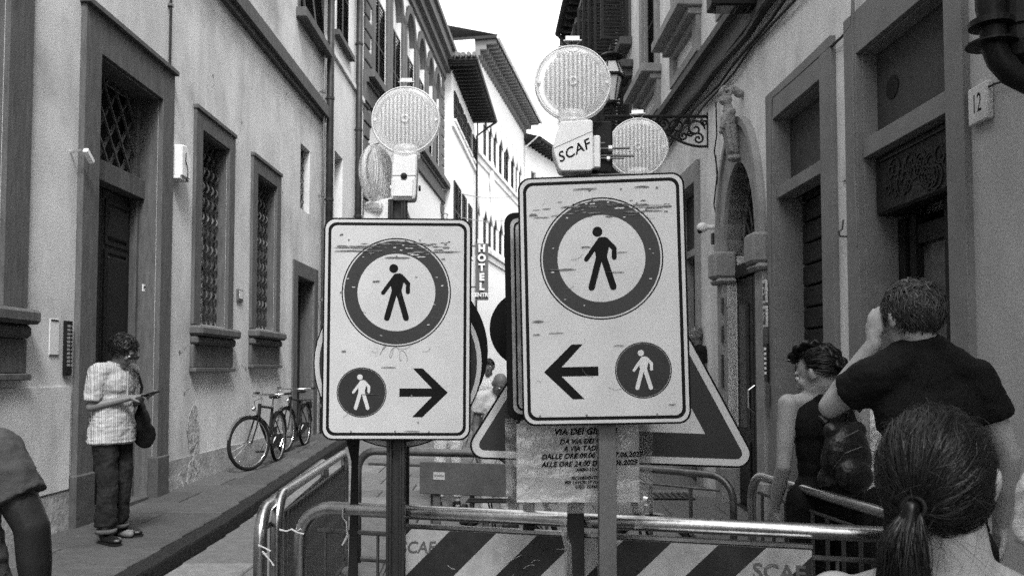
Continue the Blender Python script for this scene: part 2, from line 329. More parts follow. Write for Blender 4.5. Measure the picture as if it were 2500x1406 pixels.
# ---------------------------------------------------------------- ground
def sheet(name, rows, m):
    b = MB(); n = 0
    for x0, x1, y, z in rows: b.v += [(x0, y, z), (x1, y, z)]
    for i in range(len(rows)-1): b.f.append((2*i, 2*i+1, 2*i+3, 2*i+2))
    return struct(name, b.mesh(name), m)
road = sheet('road', [(-70, 70, -40, -.014), (-70, 70, 8.5, -.014), (-70, 70, 30, gz(30)-.014), (-70, 70, 400, gz(30)-.014)], MORT)
def kx(Y): return -2.51-.044*Y
def wx(Y): return -4.4+.02*Y
ub = MB(); ub.box(-.5, .5, -.5, .5, -.1, 0); unit = [ub.mesh('paving_stone', bevel=.012) for _ in range(3)]
for k, me in enumerate(unit): me.materials.append(PAV[k])
unitw = [ub.mesh('paving_stone', bevel=.008) for _ in range(3)]
for k, me in enumerate(unitw): me.materials.append(PVW[k])
def stone(me, x0, x1, y0, y1, z, parent, gap=.012, name='paving_stone'):
    o = bpy.data.objects.new(name, me); COL.objects.link(o); o.parent = parent
    Y = (y0+y1)/2; o.location = ((x0+x1)/2, Y, gz(Y)+z+random.uniform(-.0035, .0015)); o.scale = (x1-x0-gap, y1-y0-gap, 1)
    o.rotation_euler = ((math.atan(.024) if Y > 8.5 else 0)+R(random.uniform(-.25, .25)), R(random.uniform(-.3, .3)), 0)
    return o
Y = 4.2; k = 0
while Y < 21 and k < 290:
    d = random.uniform(.46, .62)*(1 if Y < 12 else 1.5); x = kx(Y)+.02; xe = 3.05-.04*Y
    while x < xe-.05:
        wdt = min(random.uniform(.55, 1.0)*(1 if Y < 12 else 1.4), xe-x)
        if xe-x-wdt < .25: wdt = xe-x
        stone(random.choice(unit), x, x+wdt, Y, Y+d, 0, road); x += wdt; k += 1
    Y += d
# the stretch beyond: smaller on the picture than a stone can be told, and the near strip under the frame
for y0, y1 in ((-6, 4.2), (Y, 60)):
    b = MB(); zz = .002
    for (ya, yb) in ([(y0, y1)] if y0 < 0 else [(y0, 30), (30, y1)]):
        b.add([(-2.5-.044*ya if ya < 22 else -6, ya, gz(ya)+zz), (3.1 if ya < 22 else 9, ya, gz(ya)+zz), (3.1 if ya < 22 else 9, yb, gz(yb)+zz), (-2.5-.044*ya if ya < 22 else -6, yb, gz(yb)+zz)], [(0, 1, 2, 3)])
    b.make('far_paving', PAV[1], road, kind='stuff')
sw = MB(); ys = [-8, 0, 8.5, 17.6, 30, 34]
for i, y in enumerate(ys): sw.v += [(wx(y)-.3, y, gz(y)+.10), (kx(y)-.2, y, gz(y)+.10), (kx(y)-.2, y, gz(y)-.2)]
for i in range(len(ys)-1): a = 3*i; sw.f += [(a, a+1, a+4, a+3), (a+1, a+2, a+5, a+4)]
sidewalk = struct('sidewalk', sw.mesh('sidewalk'), MORT)
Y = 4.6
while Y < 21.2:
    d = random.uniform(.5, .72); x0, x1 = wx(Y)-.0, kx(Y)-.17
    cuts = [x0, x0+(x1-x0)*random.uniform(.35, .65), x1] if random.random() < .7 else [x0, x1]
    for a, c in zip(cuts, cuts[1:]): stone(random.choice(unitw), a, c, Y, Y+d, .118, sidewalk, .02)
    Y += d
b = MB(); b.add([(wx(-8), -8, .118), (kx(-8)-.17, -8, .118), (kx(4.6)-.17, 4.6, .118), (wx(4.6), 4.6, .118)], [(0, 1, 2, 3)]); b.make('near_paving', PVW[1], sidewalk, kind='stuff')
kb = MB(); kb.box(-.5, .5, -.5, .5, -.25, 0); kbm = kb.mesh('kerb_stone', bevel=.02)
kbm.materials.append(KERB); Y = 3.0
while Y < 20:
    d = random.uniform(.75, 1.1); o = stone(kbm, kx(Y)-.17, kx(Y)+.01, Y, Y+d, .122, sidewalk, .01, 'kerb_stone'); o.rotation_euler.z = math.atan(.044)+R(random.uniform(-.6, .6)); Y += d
T3a = Matrix(((1, 0, 0, 0), (0, 0, 1, 0), (0, 1, 0, 0), (0, 0, 0, 1)))
# ================================================================ left house
A = Fr('townhouse', 'long pale plaster house with tall stone portal and barred windows beside the sidewalk', (-4.4, 0), (.02, 1), -1)
def span(F, x0, x1, v=0): return F.u(x0, v), F.u(x1, v)
du0, du1 = span(A, 221, 377); dtop = A.uv(221, 122)[1]
w1u = span(A, 481, 548); w1t = A.uv(481, 312)[1]; w1b = A.uv(481, 790)[1]
w2u = span(A, 619, 667); w2t = A.uv(619, 420)[1]; w2b = A.uv(619, 800)[1]
w3u = span(A, 729, 752); w3t = A.uv(729, 343)[1]; w3b = A.uv(729, 505)[1]
d2u = span(A, 723, 764); d2t = A.uv(723, 672)[1]
w0r = A.u(-8); w0u = (w0r-1.1, w0r); w0b = A.uv(-8, 740)[1]
upw = span(A, 722, 777); upb = A.uv(722, 14)[1]; upt = min(upb+2.0, 10.5)
ups = [(upw[0]-d, upw[1]-d, upb, upt) for d in (0, 3.6, 7.2, 10.8)]
holes = [(du0, du1, .0, dtop), (*w1u, w1b, w1t), (*w2u, w2b, w2t), (*w3u, w3b, w3t), (*d2u, .1, d2t), (*w0u, w0b, w0b+3.3)] + ups
facade(A, -34, 17.3, -.3, 10.8, holes, PL)
# portal
por = surround(A, du0, du1, .1, dtop, A.u(221)-A.u(180)+.0, .06, ST, 'portal_frame', bottom=False, top=A.uv(200, 8)[1]-dtop, cap=.03)
# real masonry blocks at the foot of each jamb
for (a, c) in ((A.u(178), A.u(221)), (A.u(377), A.u(403))):
    b = A.mb(); b.box(a-.02, c+.02, -.05, .075, .05, .62); b.make('plinth_block', STD, por, bevel=.015)
tb0 = A.uv(217, 433, -.2)[1]; tb1 = A.uv(215, 380, -.2)[1]
b = A.mb(); b.box(du0, du1, -.36, -.14, tb0, tb1); b.box(du0, du0+.05, -.36, -.2, tb1, dtop); b.box(du1-.1, du1, -.36, -.2, tb1, dtop)
b.box(du1-.07, du1, -.35, -.2, .1, tb0); trans = b.make('transom_beam', ST, A.root, bevel=.006)
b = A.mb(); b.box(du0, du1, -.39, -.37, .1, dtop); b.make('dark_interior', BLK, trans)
# lattice of the fanlight
b = A.mb(); H = dtop-tb1; Wd = du1-du0
for s_ in (1, -1):
    for i in range(-8, 14):
        x0 = i*.26; pts = []
        for t in (0, 1):
            pass
        # line x = x0 + z*0.75*s_ clipped to the opening
        zs = [z for z in [k*.02 for k in range(int(H/.02)+1)] if 0 <= (x0 + z*.75 if s_ > 0 else x0 + (H-z)*.75) <= Wd]
        if len(zs) > 3:
            f = (lambda z: x0+z*.75) if s_ > 0 else (lambda z: x0+(H-z)*.75)
            b.bar((du0+f(zs[0]), -.25-.02*s_, tb1+zs[0]), (du0+f(zs[-1]), -.25-.02*s_, tb1+zs[-1]), .022 if s_ < 0 else .028)
b.make('fanlight_lattice', POST, trans, kind='stuff')
# double wooden door
um = (du0+du1)/2
for a, c in ((du0+.005, um-.006), (um+.006, du1-.075)):
    b = A.mb(); b.box(a, c, -.35, -.28, .14, tb0-.02); lf = b.make('door_leaf', WD, A.root)
    hh = tb0-.2; zs = [.3, .95, 1.75, tb0-.12]
    for z0, z1 in ((.24, .85), (.97, 1.12), (1.24, 1.36), (1.5, tb0-.7), (tb0-.6, tb0-.15)):
        b = A.mb(); z0 += .0; b.box(a+.1, c-.1, -.282, -.245, z0+.05, z1-.05) ; q = b.make('door_panel', WD, lf, bevel=.02)
        b = A.mb(); i, o = [(a+.1, z0+.02), (c-.1, z0+.02), (c-.1, z1-.02), (a+.1, z1-.02)], [(a+.05, z0-.03), (c-.05, z0-.03), (c-.05, z1+.03), (a+.05, z1+.03)]
        T = Matrix(((1, 0, 0, 0), (0, 0, 1, 0), (0, 1, 0, 0), (0, 0, 0, 1))); b.ring(i, o, -.281, -.262, T); b.make('moulding', WD, lf, bevel=.006)
    b = A.mb(); b.tube([(c-.05, -.27, 1.2), (c-.05, -.235, 1.2), (c-.05, -.235, 1.32), (c-.05, -.27, 1.32)], .01); b.make('handle', CHR, lf)
b = A.mb(); b.box(du0-.05, du1, -.4, -.02, .0, gz(9)+.16); b.make('door_step', STD, A.root, bevel=.01)
# barred ground floor windows
def barred(u, wb, wt, fw, lab, sill=True, nb=6, frame=True):
    if frame: s_ = surround(A, u[0], u[1], wb-.02, wt, fw, .045, ST, 'window', bottom=False, cap=.015)
    else: b = A.mb(); b.box(u[0], u[1], -.34, -.3, wb, wt); s_ = b.make('window', WD, A.root)
    if frame:
        b = A.mb(); b.box(u[0], u[1], -.38, -.36, wb, wt); b.make('pane', GLS, s_)
        b = A.mb(); x = (u[0]+u[1])/2; b.box(x-.025, x+.025, -.36, -.32, wb, wt)
        for z in (.33, .66): b.box(u[0], u[1], -.36, -.33, wb+(wt-wb)*z-.02, wb+(wt-wb)*z+.02)
        b.make('casement', WD, s_)
    b = A.mb(); n = int((wt-wb)/.04)
    for i in range(nb):
        x = u[0]+(u[1]-u[0])*(i+.5)/nb
        b.tube([(x+.022*math.sin(k*.04*2*math.pi/.21), -.12+.022*math.cos(k*.04*2*math.pi/.21), wb+k*(wt-wb)/n) for k in range(n+1)], .014, 5)
    z = wb+.1
    while z < wt: b.box(u[0], u[1], -.14, -.12, z-.008, z+.008); z += .42
    b.make('grille', IRL, s_, kind='stuff')
    if sill:
        b = A.mb(); b.box(u[0]-fw-.02, u[1]+fw+.02, -.3, .17, wb-.16, wb-.03); b.make('sill', ST, s_, bevel=.03)
        b = A.mb(); b.box(u[0]-fw, u[1]+fw, -.02, .10, wb-.28, wb-.162); b.make('sill_moulding', ST, s_, bevel=.03)
        b = A.mb(); b.box(u[0]-fw, u[1]+fw, -.02, .05, wb-.58, wb-.282); b.box(u[0]-fw-.015, u[1]+fw+.015, -.02, .09, wb-.64, wb-.582); b.make('apron', ST, s_, bevel=.008)
barred(w1u, w1b, w1t, A.u(481)-A.u(464), 'a'); barred(w2u, w2b, w2t, A.u(619)-A.u(607), 'b'); barred(w3u, w3b, w3t, .1, 'c', False, 4, False)
barred(w0u, w0b, w0b+3.3, A.u(54)-A.u(-8), 'd')
# side door
surround(A, d2u[0], d2u[1], .1, d2t, .28, .03, ST, 'door_frame', bottom=False)
b = A.mb(); b.box(d2u[0], d2u[1], -.36, -.26, .1, d2t); dd = b.make('door', WD, A.root)
for z0 in (.35, 1.2, 2.05): b = A.mb(); b.box(d2u[0]+.15, d2u[1]-.15, -.27, -.235, z0, z0+.7); b.make('door_panel', WD, dd, bevel=.015)
# string course, plinth skirting
lw = A.uv(560, 0)[1]; lw2 = A.uv(776, 283)[1]; lw = (lw+lw2)/2
b = A.mb()
b.box(-34, 17.3, -.02, .15, lw, lw+.24); b.box(-34, 17.3, -.02, .08, lw-.10, lw-.002); b.make('string_course', ST, A.root)
b = A.mb(); b.box(A.u(403)+.02, d2u[0]-.3, -.02, .012, -.2, .52); b.box(-34, A.u(178)-.02, -.02, .012, -.2, .48); b.make('plinth_render', mat('plinth_stain', .30, .95, var=.4, scale=3, bump=.6, fine=30, dirt=.7, dirtc=.12, dscale=2.5), A.root)
b = A.mb(); b.box(-34, A.u(172), -.02, .02, .5, A.uv(120, 945)[1]); b.make('repair_patch', PL, A.root)
# upper shuttered windows
for (a, c, z0, z1) in ups:
    s_ = surround(A, a, c, z0, z1, .12, .03, ST, 'window', bottom=False)
    b = A.mb(); b.box(a-.22, c+.22, -.2, .2, z0-.2, z0-.002); b.make('sill', ST, s_, bevel=.02)
    b = A.mb(); b.box(a, c, -.38, -.36, z0, z1); b.make('pane', GLS, s_)
    for k, x in enumerate((a+(c-a)*.25, a+(c-a)*.75)):
        b = A.mb(); M = Matrix.Translation((x, -.02, (z0+z1)/2)) @ Matrix.Rotation(R(7), 4, 'X') @ Matrix.Scale(1, 4); shutter_leaf(b, M, (c-a)/2-.01, z1-z0, .07); b.make('shutter', WD2, s_)
b = A.mb(); b.box(-34, 17.3, -7, .45, 10.8, 11.0); b.make('roof', EAV, A.root)
# crumbling plaster patches at the foot of the wall
b = A.mb()
for (x, y, s_) in ((470, 1045, .16), (405, 1195, .12), (440, 1180, .1), (478, 1120, .1), (465, 1170, .13)):
    u, z = A.uv(x, y); P = [(u+s_*(1+.4*random.random())*math.cos(a), z+s_*1.5*(1+.4*random.random())*math.sin(a)) for a in [k*math.pi/6 for k in range(12)]]
    b.prism(P, .0125, .017, Matrix(((1, 0, 0, 0), (0, 0, 1, 0), (0, 1, 0, 0), (0, 0, 0, 1))))
b.make('bare_patch', mat('bare_plaster', .33, .95, var=.5, scale=12, bump=.9, fine=30, dirt=.6, dirtc=.12, dscale=6), A.root)
rnd = random.Random(12); b = A.mb()
for (x, y) in ((600, 900), (690, 470), (520, 185), (700, 230), (450, 960), (590, 300), (640, 960), (438, 860)):
    u, z = A.uv(x, y); P = [(u, .0005, z)]; a_ = rnd.uniform(0, 6.28)
    for k in range(rnd.randint(4, 9)): a_ += rnd.uniform(-.9, .9); u += .06*math.cos(a_); z += .06*math.sin(a_); P.append((u, .0005, z))
    b.tube(P, [.0022*rnd.uniform(.3, 1.3) for _ in P], 4)
    b.prism([(P[0][0]+rnd.uniform(.3, 1)*.03*math.cos(j*.7), P[0][2]+rnd.uniform(.3, 1)*.04*math.sin(j*.7)) for j in range(9)], .0005, .003, T3a)
b.make('wall_crack', mat('plaster_crack', .16, .95, var=.3, scale=20, bump=.3), A.root, kind='stuff')
# fittings on the wall: things of their own
def W(F, px, py, v=0): u, z = F.uv(px, py, v); return F.W(u, v, z)
def fitting(F, name, label, cat, px, py, v=0, group=None):   # root at the wall, x right, y up, z out of the wall
    u, z = F.uv(px, py, v); m = F.root.matrix_basis.copy(); m = Matrix.Translation(F.P) @ Matrix.Rotation(math.atan2(F.d.y, F.d.x), 4, 'Z') @ F.M(u, v, z)
    o = bpy.data.objects.new(name, None); COL.objects.link(o); o.matrix_world = m; o.empty_display_size = .1
    return tag(o, label, cat, group)
def bx(r, name, m, x0, x1, y0, y1, z0, z1, bevel=.003, label=None): return MB().box(x0, x1, y0, y1, z0, z1).make(name, m, r, bevel=bevel, label=label)
r = fitting(A, 'intercom', 'tall dark intercom panel with a column of call buttons beside the portal', 'intercom', 161, 850)
hI = .26; bx(r, 'housing', IRON, -.055, .055, -hI, hI, 0, .03)
for i in range(11):
    y = hI-.05-i*.037; bx(r, 'name_plate', CHR, -.04, .012, y-.012, y+.012, .03, .034, 0); bx(r, 'call_button', CHR, .02, .04, y-.008, y+.008, .03, .038, 0)
bx(r, 'speaker_grille', BLK, -.04, .04, -hI+.02, -hI+.08, .03, .033, 0)
r = fitting(A, 'letter_plate', 'pale metal letter flap plate set in the wall left of the intercom', 'letter plate', 131, 823)
bx(r, 'plate', PL2, -.075, .075, -.17, .17, 0, .008); bx(r, 'slot', BLK, -.06, .06, .15, .165, .008, .012, 0); bx(r, 'hinge_line', BLK, -.075, .075, -.165, -.16, .008, .011, 0)
r = fitting(A, 'alarm_box', 'white weathered electric box on the wall between portal and barred window', 'electric box', 428, 395)
MB().prism([(-.12, -.2), (.12, -.2), (.14, .06), (.02, .2), (-.13, .18)], 0, .14).make('cover', PLAST, r, bevel=.01)
bx(r, 'base', PLAST, -.14, .1, -.24, -.202, 0, .12); bx(r, 'vent', BLK, .04, .11, -.238, -.21, .121, .125, 0)
MB().tube([(-.02, .1, .145), (-.05, 0, .15), (.02, -.08, .15), (.03, -.2, .146)], .006, 5).make('cable', BLK, r)
r = fitting(A, 'conduit', 'thin dark conduit running down the wall beside the stone portal', 'conduit', 407, 250)
MB().tube([(0, 5, .03), (0, 0, .03), (0, -1.2, .03), (.02, -1.5, .04), (.06, -1.62, .03), (.1, -1.6, .02)], .018, 6).make('tube', POSD, r)
MB().tube([(.02, -.9, .03), (.03, -1.3, .05), (0, -1.7, .02), (.03, -1.8, .02)], .008, 5).make('loose_cable', POST, r)
for y in (-.8, .2, 1.2): bx(r, 'clip', POST, -.03, .03, y-.015, y+.015, 0, .052, 0)
r = fitting(A, 'house_number_plaque', 'small oval number tile on the plaster right of the portal', 'house number', 410, 672)
MB().prism(rrect(.12, .2, .05), 0, .015).make('tile', ST, r); MB().prism(rrect(.09, .17, .04), .0152, .018).make('face', PL, r); text('13', .1, INK, r, Matrix.Translation((0, 0, .0185)))
r = fitting(A, 'wall_plate', 'little pale stone plate between the two barred windows', 'wall plate', 583, 720)
bx(r, 'plate', ST, -.11, .11, -.1, .08, 0, .03); bx(r, 'face', PL, -.08, .08, -.06, .06, .0305, .036)
r = fitting(A, 'security_camera', 'small white camera on a bracket left of the portal lintel', 'camera', 172, 372)
MB().tube([(0, 0, 0), (0, .02, .1), (.03, .02, .13)], .012).make('arm', CHR, r)
MB().mbox(Matrix.Translation((.07, -.02, .14)) @ Matrix.Rotation(R(-35), 4, 'Z'), .16, .05, .05).make('body', PLAST, r, bevel=.008)
r = fitting(A, 'bell_plate', 'small white plate with bell on the right jamb of the portal', 'bell plate', 350, 703, .07)
bx(r, 'plate', PLAST, -.03, .03, -.04, .04, 0, .01); MB().lathe([(.012, 0), (.012, .01)], 10, Matrix.Translation((0, .01, .01))).make('button', BLK, r)
def downpipe(F, px, label, wd, top, bot, m, vv=.09, group=None):
    u = F.u(px, vv); r = fitting(F, 'drainpipe', label, 'drainpipe', px, 800, vv, group); z0 = F.uv(px, 800, vv)[1]
    MB().tube([(0, bot-z0, 0), (0, top-z0, 0)], wd/2, 10).make('pipe', m, r, smooth=True)
    y = bot+.6
    while y < top: MB().tube([(0, y-z0-.03, 0), (0, y-z0+.03, 0)], wd/2+.012, 10).make('pipe_collar', m, r); bx(r, 'wall_clamp', m, -.02, .02, y-z0-.012, y-z0+.012, -vv, 0, 0); y += 2.2
downpipe(A, 785, 'thin pale conduit pipe beside the thick dark drainpipe', .05, 12.4, .3, POST)
B = Fr('white_house', 'narrow white plaster house between two dark drainpipes', (-4.4, 0), (.02, 1), -1)
b0, b1 = 17.32, 21.5
bu = span(B, 812, 843); bb = B.uv(812, 68)[1]; bl = span(B, 813, 833)
blt = B.uv(813, 362)[1]
facade(B, b0, b1, -.3, 12, [(*bu, bb, bb+2.4), (*bl, blt-2.9, blt)], PL2)
s_ = surround(B, *bu, bb, bb+2.4, .1, .03, PL2, 'window', bottom=False)
b = B.mb(); b.box(bu[0]-.2, bu[1]+.2, -.2, .14, bb-.12, bb-.002); b.make('sill', ST, s_)
b = B.mb(); b.box(*bu, -.38, -.36, bb, bb+2.4); b.make('pane', GLS, s_)
for k in (.25, .75):
    b = B.mb(); shutter_leaf(b, Matrix.Translation((bu[0]+(bu[1]-bu[0])*k, .0, bb+1.2)), (bu[1]-bu[0])/2-.02, 2.4, .09); b.make('shutter', WD2, s_)
b = B.mb(); b.box(*bl, -.3, -.25, blt-2.9, blt); s_ = b.make('window', WD, B.root)
b = B.mb(); zl = B.uv(812, 122)[1]
b.box(b0, b1, -.01, .06, zl-.12, zl); b.make('string_course', PL2, B.root)
b = B.mb(); b.box(b0, b1, -7, .4, 12, 12.2); b.make('roof', EAV, B.root)
downpipe(B, 801, 'thick dark drainpipe at the joint of the pale house and the white house', .16, 13.9, .3, POSD, .12)
downpipe(B, 872, 'thick dark drainpipe at the near corner of the arched window house', .17, 13.9, .5, POSD, .12)
# ================================================================ arched window house
C = Fr('arched_window_house', 'white house with quoined corners and a row of tall arched shuttered windows', (-3.97, 21.55), (.075, 1), -1)
cl = 13.4; sw_ = C.uv(905, 195)[1]; sw2 = C.uv(1060, 430)[1]; swz = (sw_+sw2)/2
top2 = C.uv(1050, 172)[1]
cw = [(907, 938), (951, 976), (987, 1008), (1017, 1034), (1041, 1054), (1060, 1070)]
cs = [(C.u(a), C.u(c)) for a, c in cw]; wz0 = swz+.12; wz1 = wz0+4.2
facade(C, 0, cl, -.3, 15.4, [(a, c, wz0, wz1) for a, c in cs], PW)
for a, c in cs:
    b = C.mb(); b.box(a-.24, a, -.02, .06, wz0, wz1-.6); b.box(c, c+.24, -.02, .06, wz0, wz1-.6)
    T = Matrix(((1, 0, 0, 0), (0, 0, 1, 0), (0, 1, 0, 0), (0, 0, 0, 1))); um = (a+c)/2; rr_ = (c-a)/2
    n = 12; i_ = [(um+rr_*math.cos(math.pi*k/n), wz1-.9+.9*math.sin(math.pi*k/n)) for k in range(n+1)]; o_ = [(um+(rr_+.24)*math.cos(math.pi*k/n), wz1-.9+1.15*math.sin(math.pi*k/n)) for k in range(n+1)]
    for k in range(n): b.prism([i_[k], o_[k], o_[k+1], i_[k+1]], -.02, .06, T)
    spandrel(b, a, c, wz1-.9, wz1, -.4, -.001)
    s_ = b.make('window', ST, C.root)
    b = C.mb(); b.box(a, c, -.38, -.34, wz0, wz1); b.make('pane', GLS, s_)
    b = C.mb(); b.box(a, c, -.3, -.18, wz0+2.7, wz1); b.make('tympanum', PL, s_)
    for k in (.25, .75):
        b = C.mb(); shutter_leaf(b, Matrix.Translation((a+(c-a)*k, -.06, wz0+1.35)), (c-a)/2-.02, 2.7, .11, .05); b.make('shutter', WD2, s_)
b = C.mb(); b.box(-.05, cl+.05, -.01, .16, swz-.25, swz-.12); b.box(-.05, cl+.05, -.01, .32, swz-.12, swz+.08); b.box(-.05, cl+.05, -.01, .1, swz-.75, swz-.252); b.make('string_course', ST, C.root)
b = C.mb(); z = 15.2; b.box(-.3, cl+.1, -.01, .3, z-.7, z-.4); b.box(-.3, cl+.2, -.01, .5, z-.4, z); b.box(-.3, cl+.3, -5, .62, z, z+.2); b.box(-.1, cl+.05, -.01, .12, z-1.0, z-.702); b.make('cornice', ST, C.root)
qb = C.mb(); qb.box(0, 1, -.02, .06, 0, .36); qm = qb.mesh('quoin_stone', bevel=.02); qm.materials.append(ST)
for k in range(36):
    z = .4+k*.415
    for u0, dr in ((.01, 1), (cl+.02, -1)):
        o = bpy.data.objects.new('quoin_stone', qm); COL.objects.link(o); o.parent = C.root; L_ = .75 if k % 2 else .5
        o.scale = (L_*dr, 1, 1); o.location = (u0, 0, z)
# ================================================================ eaves house
D = Fr('eaves_house', 'cream house with deep dark timber eaves and louvred shutters beyond the arched window house', (-2.62, 35.0), (.075, 1), -1)
dl = 9.2; ez = at(1165, 142, 34)[2]
drow = [(1106, 1116), (1119, 1128), (1131, 1137), (1140, 1148), (1152, 1159)]; d_ = [span(D, *x) for x in drow]
dz1 = D.uv(1108, 222)[1]; dz0 = D.uv(1108, 292)[1]
lrow = [(1106, 1122), (1127, 1136), (1142, 1150)]; l_ = [span(D, *x) for x in lrow]; lz1 = D.uv(1106, 438)[1]; lz0 = lz1-2.6
facade(D, 0, dl, -.3, ez-.1, [(a, c, dz0, dz1) for a, c in d_] + [(a, c, lz0, lz1) for a, c in l_] + [(a, c, 2.4, 4.6) for a, c in l_], PW)
for (a, c), z0, z1 in [(x, dz0, dz1) for x in d_] + [(x, lz0, lz1) for x in l_] + [(x, 2.4, 4.6) for x in l_]:
    b = D.mb(); b.box(a, c, -.38, -.34, z0, z1); s_ = b.make('window', GLS, D.root)
    b = D.mb(); b.box(a-.1, c+.1, -.01, .12, z0-.12, z0); b.make('sill', PL2, s_)
    for k in (.25, .75):
        b = D.mb(); shutter_leaf(b, Matrix.Translation((a+(c-a)*k, .04, (z0+z1)/2)), (c-a)/2-.02, z1-z0, .12, .05); b.make('shutter', WD2, s_)
b = D.mb(); z = dz0-.5; b.box(0, dl, -.01, .12, z, z+.18); b.make('string_course', PL2, D.root)
b = D.mb(); b.box(-.7, dl-1.2, -6, 1.15, ez-.05, ez+.1); b.box(-.72, -.7, -6, 1.15, ez-.12, ez+.14); rf = b.make('roof', EAV, D.root)
b = D.mb(); b.add([(-.75, 1.2, ez+.1), (dl-1.2, 1.2, ez+.1), (dl-1.2, -3, ez+1.4), (-.75, -3, ez+1.4)], [(0, 1, 2, 3)]); b.add([(-.75, 1.2, ez+.1), (-.75, -3, ez+1.4), (-.75, -6, ez+.1)], [(0, 1, 2)]); b.make('tiled_slope', TILE, rf)
rb = D.mb(); rb.box(-.05, .05, -.1, 1.1, -.14, 0); rm_ = rb.mesh('rafter'); rm_.materials.append(EAV)
for k in range(18):
    o = bpy.data.objects.new('rafter', rm_); COL.objects.link(o); o.parent = rf; o.location = (-.6+k*.46, 0, ez-.052)
for k in range(9):
    b = D.mb(); x = -5.6+k*.62; b.box(-.7, 0, x, x+.1, ez-.19, ez-.052); b.make('rafter', EAV, rf)
tb = D.mb(); tb.tube([(-.4, 0, 0), (.5, 0, .16)], .1, 6); tm = tb.mesh('tile_row'); tm.materials.append(TILE)
for k in range(30):
    o = bpy.data.objects.new('roof_tile', tm); COL.objects.link(o); o.parent = rf; o.location = (-.6, D.sg*(1.1-k*.235), ez+.16)
b = D.mb(); b.tube([(-.75, -6, ez+.02), (-.75, 1.2, ez+.02), (dl-1.2, 1.2, ez+.02)], .07, 6); b.make('gutter', POSD, rf)
b = D.mb(); b.tube([(dl-1.3, 1.2, ez-.05), (dl-1.3, .8, ez-.3), (dl-1.1, .15, ez-.7), (dl-1.1, .12, .5)], .06, 7); b.make('downpipe', POSD, rf)
# ================================================================ long far white house
E = Fr('long_white_house', 'tall sunlit white house with bracketed eaves and pointed window surrounds down the street', (-1.97, 43.8), (.19, 1), -1)
el_ = E.u(1279); ez2 = at(1215, 108, 44.2)[2]
er = [(1163, 1170), (1179, 1189), (1192, 1201), (1204, 1213), (1217.5, 1227), (1230, 1243), (1247, 1256), (1258.5, 1264), (1267, 1272.5)]
e_ = [span(E, *x) for x in er]; e0 = E.uv(1230, 440)[1]; e1 = E.uv(1230, 352)[1]
e2 = E.uv(1190, 600)[1]; e3 = E.uv(1190, 520)[1]
facade(E, -.3, el_, -.3, ez2, [(a, c, e0, e1) for a, c in e_] + [(a, c, e2, e3) for a, c in e_], PW)
for a, c in e_:
    for z0, z1 in ((e0, e1), (e2, e3)):
        b = E.mb(); b.box(a, c, -.39, -.35, z0, z1); s_ = b.make('window', GLS, E.root)
        b = E.mb(); spandrel(b, a, c, z1-.6, z1, -.34, -.002, 8); b.make('arch_infill', PW, s_)
        for k in (.25, .75):
            b = E.mb(); shutter_leaf(b, Matrix.Translation((a+(c-a)*k, -.1, (z0+z1)/2)), (c-a)/2-.03, z1-z0, .17, .06, .1); b.make('shutter', WD2, s_)
        b = E.mb(); um = (a+c)/2; b.prism([(a-.15, z1-.5), (um, z1+.9), (c+.15, z1-.5), (c, z1-.55), (um, z1+.1), (a, z1-.55)], .0, .05, Matrix(((1, 0, 0, 0), (0, 0, 1, 0), (0, 1, 0, 0), (0, 0, 0, 1)))); b.make('pointed_surround', PL, s_)
b = E.mb()
for z in (e0-.35, e2-.5): b.box(-.3, el_, -.01, .22, z, z+.22); b.box(-.3, el_, -.01, .1, z-.35, z-.002)
b.make('string_course', PL, E.root)
b = E.mb(); b.box(-.3, el_+.2, -7, 1.25, ez2-.02, ez2+.14); rf = b.make('roof', EAV, E.root)
b = E.mb(); b.add([(-.3, 1.3, ez2+.14), (el_+.2, 1.3, ez2+.14), (el_+.2, -5, ez2+1.8), (-.3, -5, ez2+1.8)], [(0, 1, 2, 3)]); b.make('tiled_slope', TILE, rf)
rb = E.mb(); rb.box(-.09, .09, -.1, 1.15, -.22, 0); rb.box(-.09, .09, -.1, .6, -.5, -.222); rb.box(-.09, .09, -.1, .25, -.8, -.502); rm_ = rb.mesh('rafter'); rm_.materials.append(mat('eave_bracket', .14, .8))
k = 0
while k*.55 < el_: o = bpy.data.objects.new('eave_bracket', rm_); COL.objects.link(o); o.parent = rf; o.location = (k*.55, 0, ez2-.022); k += 1
b = E.mb(); b.tube([(-.3, 1.3, ez2+.02), (el_+.2, 1.3, ez2+.02)], .09, 6); 
for p_, q_ in (((el_+.1, 1.3, ez2), (el_+.1, 1.2, ez2-.8)), ((el_+.1, 1.2, ez2-.8), (el_+.05, .15, ez2-1.7)), ((el_+.05, .15, ez2-1.7), (el_+.05, .1, 5))): b.tube([p_, q_], .045, 6)
b.make('gutter', PL2, rf)
u, z = E.uv(1196, 455)     # carved coat of arms on the far wall
r = fitting(E, 'stone_crest', 'pale carved crest on the far white house under the upper windows', 'crest', 1197, 450)
MB().prism([(0, .9), (.45, .7), (.5, 0), (.25, -.5), (0, -1.6), (-.25, -.5), (-.5, 0), (-.45, .7)], 0, .16).make('shield', PL, r, bevel=.05)
MB().prism([(.0, 1.35), (.35, 1.1), (.2, .92), (-.2, .92), (-.35, 1.1)], 0, .2).make('crown', PL, r, bevel=.04)
